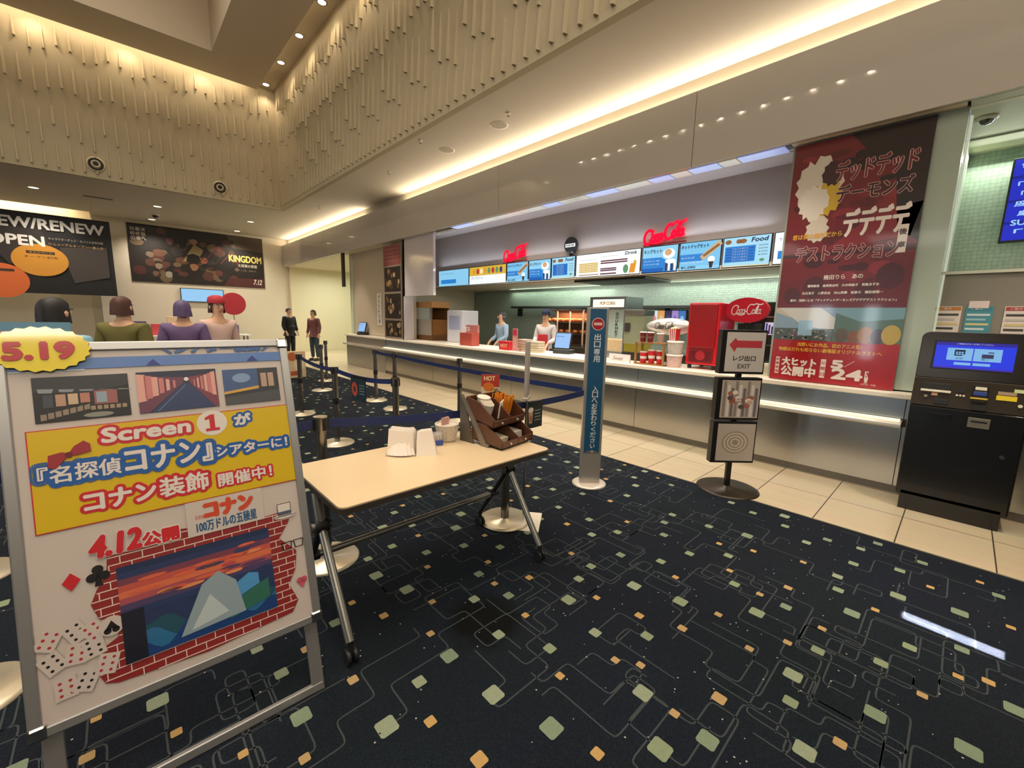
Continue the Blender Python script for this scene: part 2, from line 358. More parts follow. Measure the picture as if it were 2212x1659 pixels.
def tiles():
    t = bpy.data.materials.new('cream_floor_tile'); t.use_nodes = True; nt = t.node_tree; b = nt.nodes['Principled BSDF']
    tc = nt.nodes.new('ShaderNodeTexCoord'); br = nt.nodes.new('ShaderNodeTexBrick')
    br.offset = 0; br.inputs['Scale'].default_value = 1; br.inputs['Brick Width'].default_value = .6; br.inputs['Row Height'].default_value = .48
    br.inputs['Mortar Size'].default_value = .004; br.inputs['Color1'].default_value = (*lin('#cdbd9f'), 1); br.inputs['Color2'].default_value = (*lin('#c6b596'), 1)
    br.inputs['Mortar'].default_value = (*lin('#4a4136'), 1)
    mp = nt.nodes.new('ShaderNodeMapping'); mp.inputs['Location'].default_value = (-XE - .005, -.155, 0)
    n = nt.nodes.new('ShaderNodeTexNoise'); n.inputs['Scale'].default_value = 2.0
    mp2 = nt.nodes.new('ShaderNodeMapping'); mp2.inputs['Scale'].default_value = (14, .6, 1)
    mx = nt.nodes.new('ShaderNodeMix'); mx.data_type = 'RGBA'; mx.blend_type = 'MULTIPLY'; mx.inputs[0].default_value = .28
    nt.links.new(tc.outputs['Object'], mp.inputs['Vector']); nt.links.new(mp.outputs['Vector'], br.inputs['Vector'])
    nt.links.new(tc.outputs['Object'], mp2.inputs['Vector']); nt.links.new(mp2.outputs['Vector'], n.inputs['Vector'])
    nt.links.new(br.outputs['Color'], mx.inputs[6]); nt.links.new(n.outputs['Color'], mx.inputs[7]); nt.links.new(mx.outputs[2], b.inputs['Base Color'])
    b.inputs['Roughness'].default_value = .28
    f = MB(); f.poly([(XE, -9, .0), (9.2, -9, .0), (9.2, 24, .0), (XE, 24, .0)], t)
    f.box((XE - .006, -9, -.01), (XE + .006, 24, .004), M('#8d8473', .4, .6))
    struct(f, 'floor')
def ribbed():
    w = M('#b4a78c', .8, noise=.04, nscale=2.5, bump=.04); end_shade = M('#9a8c6e', .8)
    R3, R3t = (5.03, 4.96, 4.83, 5.21), (5.66, 5.60, 5.48, 5.58)
    R2, R2t = (5.95, 5.90, 5.77, 5.90), (6.44, 6.40, 6.28, 6.38)
    R1, R1t = (6.74, 6.70, 6.56, 6.62), (7.10, 7.07, 6.94, 7.15)
    def rib(mb, o, n, t, z0, z1):
        hw = .022; d = .048
        o = Vector(o)
        def q(s, dd, z): p = o + t * s + n * dd; return (p.x, p.y, z)
        vs = [q(-hw, 0, z0), q(hw, 0, z0), q(hw * .5, d, z0), q(-hw * .5, d, z0), q(-hw, 0, z1), q(hw, 0, z1), q(hw * .5, .006, z1), q(-hw * .5, .006, z1)]
        mb.add(vs, [(3, 2, 6, 7), (1, 5, 6, 2), (0, 3, 7, 4), (4, 7, 6, 5)], w); mb.add(vs, [(0, 1, 2, 3)], end_shade)  # end faces painted darker for the shade under each rib
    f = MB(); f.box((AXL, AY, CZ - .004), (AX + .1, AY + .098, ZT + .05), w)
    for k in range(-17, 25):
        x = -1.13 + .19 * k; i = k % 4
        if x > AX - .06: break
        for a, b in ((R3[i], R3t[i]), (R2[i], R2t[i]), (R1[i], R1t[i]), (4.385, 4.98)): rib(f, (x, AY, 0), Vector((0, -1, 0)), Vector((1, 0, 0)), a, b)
    struct(f, 'wall_upper_far')
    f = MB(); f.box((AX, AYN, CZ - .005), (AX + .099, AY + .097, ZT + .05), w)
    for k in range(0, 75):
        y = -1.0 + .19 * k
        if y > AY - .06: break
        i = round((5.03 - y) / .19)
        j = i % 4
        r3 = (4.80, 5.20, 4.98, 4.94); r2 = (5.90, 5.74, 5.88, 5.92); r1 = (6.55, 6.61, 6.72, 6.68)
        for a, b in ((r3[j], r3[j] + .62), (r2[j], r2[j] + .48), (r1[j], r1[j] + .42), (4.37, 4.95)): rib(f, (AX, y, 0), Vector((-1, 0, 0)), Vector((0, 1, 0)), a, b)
    struct(f, 'wall_upper_right')
    f = MB(); f.box((AXL - .2, AYN, CZ), (AXL, AY + .2, ZT + .05), w); struct(f, 'wall_upper_left')
    f = MB(); f.box((AXL - .2, AYN - .2, CZ), (AX + .2, AYN, ZT + .05), w); struct(f, 'wall_upper_near')

def shell():
    BK = M('#dccfba', .8, noise=.03, nscale=2)
    # low ceiling: ring round the tall hall
    f = MB(); t = .06
    f.box((AX + .1, -9, CZ), (5.2, FY, CZ + t), CEIL); f.box((-13, AY + .1, CZ), (AX + .1, FY - .55, CZ + t), CEIL); f.box((-.25, FY - .55, CZ), (AX + .1, FY, CZ + t), CEIL)
    f.box((-13, -9, CZ), (AXL, AY, CZ + t), CEIL); f.box((AXL, -9, CZ), (AX, AYN, CZ + t), CEIL)
    struct(f, 'ceiling')
    # slot ceiling, bulkhead ring and coffer
    f = MB(); f.box((2.9, AYN, ZT), (AX + .1, AY + .1, ZT + .06), CEIL); f.box((AXL, 12.7, ZT), (2.9, AY + .1, ZT + .06), CEIL)
    f.box((AXL, AYN, ZT), (-3.7, 12.7, ZT + .06), CEIL); f.box((-3.7, AYN, ZT), (2.9, -3.9, ZT + .06), CEIL)
    struct(f, 'ceiling')
    f = MB(); x1, y1, x0, y0 = 3.11, 12.88, -3.3, -4.1; a = 1.08
    for lo, hi in (((x1 - a, y0, ZB), (x1, y1, ZT)), ((x0, y0, ZB), (x0 + a, y1, ZT)), ((x0 + a, y1 - a, ZB), (x1 - a, y1, ZT)), ((x0 + a, y0, ZB), (x1 - a, y0 + a, ZT))): f.box(lo, hi, BK)
    cx0, cx1, cy0, cy1, cz = x0 + a, x1 - a, y0 + a, y1 - a, 9.0
    for lo, hi in (((cx1, cy0, ZT), (cx1 + .1, cy1, cz)), ((cx0 - .1, cy0, ZT), (cx0, cy1, cz)), ((cx0, cy1, ZT), (cx1, cy1 + .1, cz)), ((cx0, cy0 - .1, ZT), (cx1, cy0, cz)), ((cx0, cy0, cz), (cx1, cy1, cz + .1))): f.box(lo, hi, BK)
    struct(f, 'ceiling_coffer')
    # glossy fascia in long panels over the snack counter, with its light trough behind
    FM = M('#c6beb4', .05, spec=.6, name='glossy_fascia')
    f = MB(); e = .004
    ys = (-5, 2.40, 5.77, 9.85, 14.2, FY - .02)
    for i in range(5): f.box((5.0, ys[i] + e, 3.26), (5.04, ys[i + 1] - e, 4.06), FM)
    f.box((5.035, -5, 3.26), (5.05, FY, 4.05), M('#a59c8e', .6))
    struct(f, 'trim_1')
    f = MB(); f.box((5.2, -9, 3.262), (5.26, FY, CZ + .06), WALL); f.box((5.05, -5, 3.88), (5.2, FY, 3.92), WALL)
    f.box((5.05, .225, 3.263), (5.2, 1.42, 3.30), WALL); f.box((5.05, 8.02, 3.263), (5.33, 12.69, 3.30), WALL)
    struct(f, 'trim_2')
    # far lobby walls
    f = MB(); f.box((-.25, FY, 0), (5.2, FY + .2, CZ + .06), WALL); struct(f, 'wall_far')
    f = MB(); f.box((-13, 19.1, 0), (-.25, 19.3, 5.0), M('#ddd0b4', .7)); f.box((-13, FY - .57, CZ + .06), (-.25, FY - .5, 5.0), WALL); f.box((-13, FY - .57, 4.95), (-.25, 19.3, 5.02), WALL)
    f.box((-.27, FY - .57, CZ), (-.25, 19.2, 5.0), WALL); struct(f, 'wall_lobby')
    f = MB(); f.box((-13.2, -9, 0), (-13, 19.3, CZ + .06), WALL); struct(f, 'wall_left')
    # wall left of the snack shop, then the lit corridor mouth
    f = MB(); f.box((5.33, 9.3, .93), (5.45, 12.70, 3.30), M('#c9baa3', .6)); struct(f, 'wall_right'); f = MB(); f.box((5.72, 10.2, 0), (5.8, 12.7, .93), WALL); struct(f, 'wall_lower'); f = MB(); f.box((5.75, 10.2, 0), (8.05, 10.32, 3.48), WALL); f.box((5.45, 10.2, .93), (5.75, 10.32, 3.48), WALL); struct(f, 'wall_shop_end')
    GP = M('#cfc9cf', .1, coat=.4, spec=.7)
    f = MB(); f.box((5.10, 7.98, 1.95), (5.16, 9.29, 3.262), GP); f.box((5.10, 9.22, .93), (5.33, 9.29, 3.262), GP); struct(f, 'wall_panel')
    f = MB(); G = M('#d3dcc2', .6)
    f.box((9.0, 12.4, 0), (9.2, 19.2, 3.3), G); f.box((5.3, 12.74, 0), (9.2, 12.9, 3.3), G); f.box((5.2, 18.4, 0), (9.2, 18.6, 3.3), M('#e0d4b4', .6)); f.box((5.052, 12.74, 3.264), (9.2, 18.6, 3.36), WALL)
    f.box((5.04, 12.70, 2.3), (5.09, 12.86, 3.26), M('#2a2520', .4)); struct(f, 'wall_corridor')
    # snack shop shell
    SW = M('#a89d98', .65)
    f = MB(); f.box((5.26, 1.4, 3.48), (6.4, 12.7, 3.54), SW); f.box((5.24, 1.4, 3.262), (5.28, 10.2, 3.48), SW); struct(f, 'ceiling')
    f = MB(); f.box((6.32, 1.42, 2.242), (6.4, 10.3, 3.5), SW); struct(f, 'wall_bulkhead')
    f = MB(); f.box((6.30, 1.3, 2.242), (8.0, 10.3, 2.30), M('#cfc8b8', .5)); struct(f, 'ceiling')
    tl = bpy.data.materials.new('green_wall_tile'); tl.use_nodes = True; nt = tl.node_tree; b = nt.nodes['Principled BSDF']
    tc = nt.nodes.new('ShaderNodeTexCoord'); v = nt.nodes.new('ShaderNodeTexVoronoi'); v.inputs['Scale'].default_value = 26; v.inputs['Randomness'].default_value = .25
    r = nt.nodes.new('ShaderNodeValToRGB'); r.color_ramp.elements[0].color = (*lin('#b0bcaa'), 1); r.color_ramp.elements[1].color = (*lin('#82948a'), 1); r.color_ramp.elements[0].position = .1; r.color_ramp.elements[1].position = .8
    nt.links.new(tc.outputs['Object'], v.inputs['Vector']); nt.links.new(v.outputs['Distance'], r.inputs['Fac']); nt.links.new(r.outputs['Color'], b.inputs['Base Color'])
    bp = nt.nodes.new('ShaderNodeBump'); bp.inputs['Strength'].default_value = .5; bp.inputs['Distance'].default_value = .006; bp.invert = True
    nt.links.new(v.outputs['Distance'], bp.inputs['Height']); nt.links.new(bp.outputs['Normal'], b.inputs['Normal']); b.inputs['Roughness'].default_value = .3
    f = MB(); f.box((7.95, 1.3, 0), (8.05, 10.3, 2.26), tl); struct(f, 'wall_kitchen')
    # pillar behind the tall poster, ticket corner with its tiled recess
    PG = M('#a9b5a4', .25, coat=.3)
    f = MB(); f.box((5.16, .21, .935), (6.62, 1.42, 3.262), PG); struct(f, 'wall_pillar')
    f = MB(); f.box((6.6, -4, 2.0), (6.7, .3, 3.30), tl); struct(f, 'wall_ticket_recess')
    f = MB(); f.box((5.055, -5, 3.264), (6.6, .205, 3.31), M('#b9b8a2', .6)); struct(f, 'ceiling')
    f = MB(); GW = M('#8d877a', .6)
    f.box((5.4, -4, .93), (5.46, .205, 1.965), GW); f.box((5.38, -4, 1.965), (6.6, .21, 1.99), M('#dcd9c8', .5)); f.box((5.39, .19, .93), (5.47, .206, 3.262), M('#e6ecd0', .4, emit=.55)); struct(f, 'wall_ticket')  # pale end strip glows in place of the backlight on this edge
    # walls behind the photographer
    f = MB(); f.box((-13, -9.2, 0), (9.2, -9, CZ), WALL); struct(f, 'wall_back')
carpet(); tiles(); ribbed(); shell()
def doors():
    FRM = M('#8f8d88', .4, .6)
    for i, (dy, dw) in enumerate(((2.78, .42), (4.53, .75))):
        f = MB(); a = dw / 2 + .05
        f.box((-13, dy - a - .06, 0), (-12.9, dy - a, 2.5), FRM); f.box((-13, dy + a, 0), (-12.9, dy + a + .06, 2.5), FRM); f.box((-13, dy - a, 2.42), (-12.9, dy + a, 2.5), FRM); f.box((-12.99, dy - a, 0), (-12.97, dy + a, 2.42), M('#cfd8e0', .2))
        struct(f, 'door_%d' % (i + 1))
doors()
# ------------------------------------------------------------------ snack counter and everything on and behind it
def script_logo(mb, x, z, w, mat, L=1, tilt=0.0, lw=.05):
    """flowing two-word soft drink lettering drawn as strokes; width w"""
    u = w / 10.0; W = lw * w
    def arc(cx, cz, rx, rz, a0, a1, n=14): return [(cx + rx * math.cos(math.radians(a0 + (a1 - a0) * i / n)), cz + rz * math.sin(math.radians(a0 + (a1 - a0) * i / n))) for i in range(n + 1)]
    S = []
    S.append(arc(1.35, 1.55, 1.0, 1.45, 60, 320)); S.append([(1.9, 2.85), (2.3, 2.6), (2.15, 2.1)]); S.append([(1.9, .55), (2.8, .15), (4.0, .0), (4.6, .25)])
    S.append(arc(2.55, 1.05, .42, .62, 0, 360)); S.append(arc(3.45, 1.05, .42, .62, 50, 310)); S.append(arc(4.2, 1.05, .42, .62, 0, 360)); S.append([(4.62, 1.65), (4.6, .7), (4.85, .45)])
    S.append([(4.95, 1.1), (5.25, 1.1)])
    S.append(arc(6.25, 1.75, 1.0, 1.5, 60, 320)); S.append([(6.8, 3.05), (7.6, 3.4), (8.9, 3.1), (9.6, 3.35)])
    S.append(arc(7.35, 1.05, .42, .62, 0, 360)); S.append([(8.0, .5), (8.05, 2.2), (8.35, 2.9), (8.5, 2.5), (8.15, 1.2), (8.2, .55), (8.45, .5)]); S.append(arc(8.95, 1.05, .42, .62, 0, 360)); S.append([(9.38, 1.65), (9.35, .7), (9.65, .45)])
    for st in S:
        q = [(px * u + pz * u * .18 - .2 * u, pz * u) for px, pz in st]
        ct, sn = math.cos(tilt), math.sin(tilt)
        mb.line([(x + a * ct - b * sn, z + a * sn + b * ct) for a, b in q], W, mat, L)

def counter():
    Y0, Y1 = -3.0, 10.19
    PN = M('#b9b6ae', .24, .95, noise=.03, nscale=4, name='satin_metal_panel'); UP_ = M('#8f979c', .3, .6, name='satin_blue_metal'); LD = M('#d5d2c9', .3, .3)
    r = thing('snack_counter', 'long snack counter with satin metal front panels and a lit ledge', 'counter', (XC, 3, 0))
    lc = lambda mb, n, b=0: (setattr(mb, 'v', [(x - XC, y - 3, z) for x, y, z in mb.v]), mb.build(n, r, b))[1]
    seams = [Y0, .28, 2.93, 5.4, 7.95, Y1]
    for i in range(5):
        f = MB(); f.box((XC, seams[i] + .003, .075), (XC + .03, seams[i + 1] - .003, .62), PN); lc(f, 'front_panel')
        f = MB(); f.box((XC + .02, seams[i] + .003, .69), (XC + .05, seams[i + 1] - .003, .875), UP_); lc(f, 'upper_panel')
    f = MB(); f.box((XC + .035, Y0, 0), (XC + .7, Y1, .07), M('#7b756a', .35, .5)); lc(f, 'plinth')
    f = MB(); f.prism([(XC + .05, .285, .62), (4.94, .285, .62), (4.925, .285, .635), (4.925, .285, .655), (4.94, .285, .668), (XC + .05, .285, .675)], (0, Y1 - .285, 0), LD); lc(f, 'ledge')
    f = MB(); f.box((4.99, .3, .6755), (5.068, Y1, .685), M('#ffe9c2', .4, emit=1.5)); lc(f, 'ledge_glow')['label'] = 'warm glowing highlight strip along the ledge'  # emission stands for the bright highlight on the ledge
    f = MB(); f.box((XC + .05, Y0, .07), (XC + .66, Y1, .874), M('#6a6257', .7)); lc(f, 'carcass')
    w = MB(); w.box((4.99, .17, .876), (5.78, 10.19, .92), M('#efe6d4', .3))
    tag(w.build('worktop', None, .006), 'long cream worktop running along the top of the snack counter', 'worktop')
counter()
def far_counter():
    t = thing('ticket_counter', 'shallow far stretch of counter below the wall with the small till', 'counter', (5.05, 11.45, 0))
    f = MB(); f.box((0, -1.25, 0), (.62, 1.24, .875), M('#a9a79f', .34, .75, noise=.03, nscale=4, name='satin_metal_panel')); f.build('cabinet', t)
    f = MB(); f.box((-.06, -1.25, .876), (.64, 1.24, .92), M('#efe6d4', .3)); f.build('worktop', t, .005)
    f = MB(); f.box((-.12, -1.25, .62), (.0, 1.24, .675), M('#d5c9b9', .3, .3)); f.build('ledge', t)
far_counter()

def boards():
    XB = 6.3
    BEZ = M('#15161a', .35); LB = [M('#7cc4ee', .4, emit=.95), M('#8fd0f2', .4, emit=.95), M('#a8dcf4', .4, emit=.95)]
    DB = M('#1763b8', .4, emit=.9); DB2 = M('#2b86d6', .4, emit=.9); WH = M('#f4f8fa', .4, emit=1.0); CRM = M('#e8dcae', .4, emit=.9); TX = M('#123a66', .5, emit=.5); TXB = M('#16181c', .5)
    YL = M('#e2b93a', .4, emit=.9); MAR = M('#6b3040', .4, emit=.7); BR = M('#a06a3a', .5, emit=.7); GN = M('#6aa678', .5, emit=.7); RD = M('#c9342f', .5, emit=.8); OR = M('#e89a2e', .4, emit=.9)
    z0, z1 = 2.25, 2.665
    def screen(y1, y0, label, kind):
        w = y1 - y0; t = thing('menu_screen', label, 'screen', (XB, (y0 + y1) / 2, z0), FACE_X, 'menu screens over the snack counter')
        h = z1 - z0; a = w / 2 - .003
        f = MB(); f.box((-a, 0, 0), (a, .0185, h), BEZ); f.build('bezel', t, .004)
        d = MB(); l = MB(); x0, x1 = -a + .012, a - .012; b, c = .016, h - .012; W = x1 - x0
        if kind == 'food':
            d.rect(x0, b, x1, c, LB[2]); d.rect(x0 + W * .04, b + .06, x0 + W * .70, b + .27, DB2, 1)
            for i in range(5): d.rect(x0 + W * .06, b + .075 + i * .037, x0 + W * .68, b + .1 + i * .037, DB, 2)
            for cx, rx in ((.1, .07), (.42, .08), (.33, .06)): d.disc(x0 + W * cx, c - .055, W * rx, BR, 2, .03)
            d.disc(x0 + W * .85, b + .07, .03, GN, 2, .02); d.rect(x0, b, x1, b + .015, CRM, 2)
            for i in range(4): l.text('¥300', x0 + W * .76, b + .13 + i * .04, x0 + W * .95, b + .148 + i * .04, TX, 3)
            l.text('Food', x0 + W * .60, c - .075, x0 + W * .93, c - .02, TX, 3, .003, .15)
            for i in range(5): l.text('フライドポテト', x0 + W * .2, b + .08 + i * .037, x0 + W * .55, b + .096 + i * .037, WH, 3)
        elif kind == 'dog':
            d.rect(x0, b, x1, c, LB[0]); d.rect(x0, b + .12, x0 + W * .6, b + .22, DB2, 1); d.rect(x0, b, x1, b + .05, LB[1], 1)
            d.line([(x0 + W * .6, b + .17), (x0 + W * .95, c - .05)], .075, M('#d9b98a', .5, emit=.8), 2); d.line([(x0 + W * .62, b + .19), (x0 + W * .94, c - .07)], .035, BR, 3)
            d.disc(x0 + W * .8, b + .13, .05, WH, 4, .045); d.shape([(x0 + W * .74, b + .1), (x0 + W * .86, b + .1), (x0 + W * .83, b + .01), (x0 + W * .77, b + .01)], M('#4a2f33', .5, emit=.6), 5)
            l.text('ホットドッグセット', x0 + W * .03, c - .085, x0 + W * .72, c - .03, TX, 6, .002)
            l.text('ホットドッグ', x0 + W * .05, b + .155, x0 + W * .38, b + .185, WH, 6); l.text('ソフトドリンク（S・M）', x0 + W * .05, b + .09, x0 + W * .6, b + .115, WH, 6)
            l.text('¥1,090', x0 + W * .05, b + .012, x0 + W * .42, b + .05, TX, 6, .002)
        elif kind == 'set':
            d.rect(x0, b, x1, c, LB[1]); d.shape([(x0, b), (x1, b), (x1, b + .06), (x0 + W * .55, b + .22), (x0, b + .22)], DB2, 1)
            d.rect(x0, b, x0 + W * .62, b + .06, DB, 2)
            d.disc(x0 + W * .76, c - .12, W * .17, WH, 2, .075); d.disc(x0 + W * .74, c - .1, W * .1, M('#e0b48a', .5, emit=.8), 3, .05)
            for q in range(4): d.rect(x0 + W * (.68 + .08 * q), b + .01, x0 + W * (.735 + .08 * q), b + .13, WH if q % 2 else M('#51303c', .5, emit=.6), 4)
            d.disc(x0 + W * .82, b + .15, W * .15, WH, 5, .035)
            l.text('キングセット', x0 + W * .04, c - .1, x0 + W * .56, c - .04, TX, 6, .002)
            for i, s_ in enumerate(('ポップコーン（M）', 'ソフトドリンク（M）')): l.text(s_, x0 + W * .05, b + .16 - i * .05, x0 + W * .5, b + .182 - i * .05, WH, 6)
        elif kind == 'drink':
            d.rect(x0, b, x1, c, WH)
            for i in range(6): d.rect(x0 + W * .05, b + .075 + i * .028, x0 + W * .37, b + .094 + i * .028, YL, 1)
            d.rect(x0 + W * .05, b + .02, x0 + W * .38, b + .04, M('#c9a98a', .5, emit=.8), 1)
            for i, zz in enumerate((.02, .075, .105, .2, .235)): d.rect(x0 + W * .41, b + zz, x0 + W * (.82 if i > 2 else .66), b + zz + .022, MAR, 1)
            d.disc(x0 + W * .80, b + .09, .05, GN, 2, .07); d.shape([(x0 + W * .85, b + .02), (x0 + W * .93, b + .02), (x0 + W * .95, b + .17), (x0 + W * .87, b + .17)], OR, 3); d.disc(x0 + W * .93, b + .19, .03, YL, 4)
            l.text('Drink', x0 + W * .78, c - .07, x0 + W * .95, c - .02, TXB, 5, .002, .2)
            l.text('ソフトドリンク', x0 + W * .06, c - .11, x0 + W * .34, c - .09, TXB, 5); l.text('コールドドリンク・ホットドリンク', x0 + W * .41, c - .08, x0 + W * .68, c - .055, TXB, 5)
            for i in range(6): l.text('コーラ   オレンジ   ジンジャー', x0 + W * .07, b + .078 + i * .028, x0 + W * .35, b + .091 + i * .028, TXB, 5)
        elif kind == 'yellow':
            d.rect(x0, b, x1, c, CRM); d.rect(x0, c - .19, x1, c, YL, 1); d.rect(x0, b, x1, c - .2, WH, 1)
            for q, cc in enumerate((OR, RD, M('#fff2c8', .5, emit=.9), OR, GN, RD, GN, M('#4a4a8a', .5, emit=.6))): d.disc(x0 + W * (.14 + .105 * q), c - .1, .05, cc, 2, .065)
            l.text('ポップコーン', x0 + W * .06, c - .28, x0 + W * .4, c - .22, TXB, 4)
        else:
            d.rect(x0, b, x1, c, LB[1] if kind == 'pale' else WH)
            d.rect(x0 + W * .08, b + .06, x0 + W * .6, b + .16, DB2, 2); l.text('セットメニュー', x0 + W * .08, c - .1, x0 + W * .55, c - .06, TX, 4)
        d.build('display', t)
        if l.v: l.build('lettering', t)
    screen(1.84, 1.22, 'white menu screen partly hidden behind the tall red poster', 'plain')
    screen(2.47, 1.855, 'large blue food menu screen nearest the tall red poster', 'food')
    screen(3.095, 2.48, 'blue menu screen picturing a hot dog set with its price', 'dog')
    screen(3.715, 3.105, 'blue menu screen directly under the larger red neon script sign', 'set')
    screen(5.06, 3.73, 'wide white drink menu screen with yellow rows', 'drink')
    screen(5.66, 5.075, 'smaller blue food menu screen left of the white drink screen', 'food')
    screen(6.285, 5.67, 'blue set menu screen between two blue screens, left of the drink screen', 'set')
    screen(6.95, 6.295, 'blue menu screen directly under the smaller red neon script sign', 'dog')
    screen(8.29, 6.965, 'wide yellow popcorn menu screen at the far end of the counter', 'yellow')
    screen(9.6, 8.3, 'pale menu screen furthest along the shop, beside the white glossy panel', 'pale')
    # glow behind the boards: a thin lamp on their top edge
    for y0, y1, p in ((1.9, 5.0, 14), (5.1, 9.5, 16)): area('board_glow', (6.24, (y0 + y1) / 2, 2.70), (PI, math.radians(-35), 0), .05, y1 - y0, p, (.72, .84, 1.0))
    RN = M('#ff1236', .4, emit=1.25, name='red_neon'); RS = M('#b00f22', .4, emit=.3)
    for yc, w, lab in ((3.70, .70, 'larger red neon script sign above the blue menu screens'), (7.05, .72, 'smaller red neon script sign at the far end of the menu screens')):
        t = thing('neon_sign', lab, 'sign', (6.29, yc, 2.675), FACE_X)
        n = MB(); script_logo(n, .0, .01, w, RN, 16, .10, .062); n.build('tube_lettering', t)
        b = MB(); b.off = -.002
        for k in range(7): b.line([(0, .03 + .0 * k), (0, .03)], .01, RS, 0)
        b = MB()
        for x, z in ((.1, .09), (.3, .12), (.52, .14)): b.cyl((x * w / .7, .0, z), (x * w / .7, -.011, z), .012, RS)
        b.box((.0, -.004, .0), (w, .004, .022), RS); b.build('mount', t)
    t = thing('round_sign', 'round black sign with white band above the white drink screen', 'sign', (6.29, 5.17, 2.66), FACE_X)
    f = MB(); f.cyl((0, .0, .19), (0, -.04, .19), .145, M('#22252a', .4), 32); f.box((-.02, -.03, 0), (.02, 0, .06), BLACK); f.build('disc', t)
    f = MB(); f.off = -.041; f.rect(-.115, .155, .115, .215, WH, 0); f.text('POPCORN', -.09, .17, .09, .2, TXB, 1, .002); f.build('lettering', t)
boards()

def soffit_reflections():  # glowing strips carry the cool and cream reflections of the glossy soffit
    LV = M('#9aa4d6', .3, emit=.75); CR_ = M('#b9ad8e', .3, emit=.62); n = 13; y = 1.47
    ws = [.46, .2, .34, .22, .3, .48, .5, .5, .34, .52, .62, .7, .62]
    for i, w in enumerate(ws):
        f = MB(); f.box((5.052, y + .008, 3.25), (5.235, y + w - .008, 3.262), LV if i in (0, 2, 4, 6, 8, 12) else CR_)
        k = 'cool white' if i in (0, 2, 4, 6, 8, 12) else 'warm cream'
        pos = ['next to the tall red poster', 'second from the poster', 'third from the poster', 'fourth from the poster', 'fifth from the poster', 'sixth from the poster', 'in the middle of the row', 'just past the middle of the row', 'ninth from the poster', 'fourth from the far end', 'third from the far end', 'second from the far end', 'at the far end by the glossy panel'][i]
        tag(f.build('reflection_strip'), f'{k} glowing reflection strip under the fascia, {pos}', 'light', 'glowing reflection strips under the fascia'); y += w
soffit_reflections()

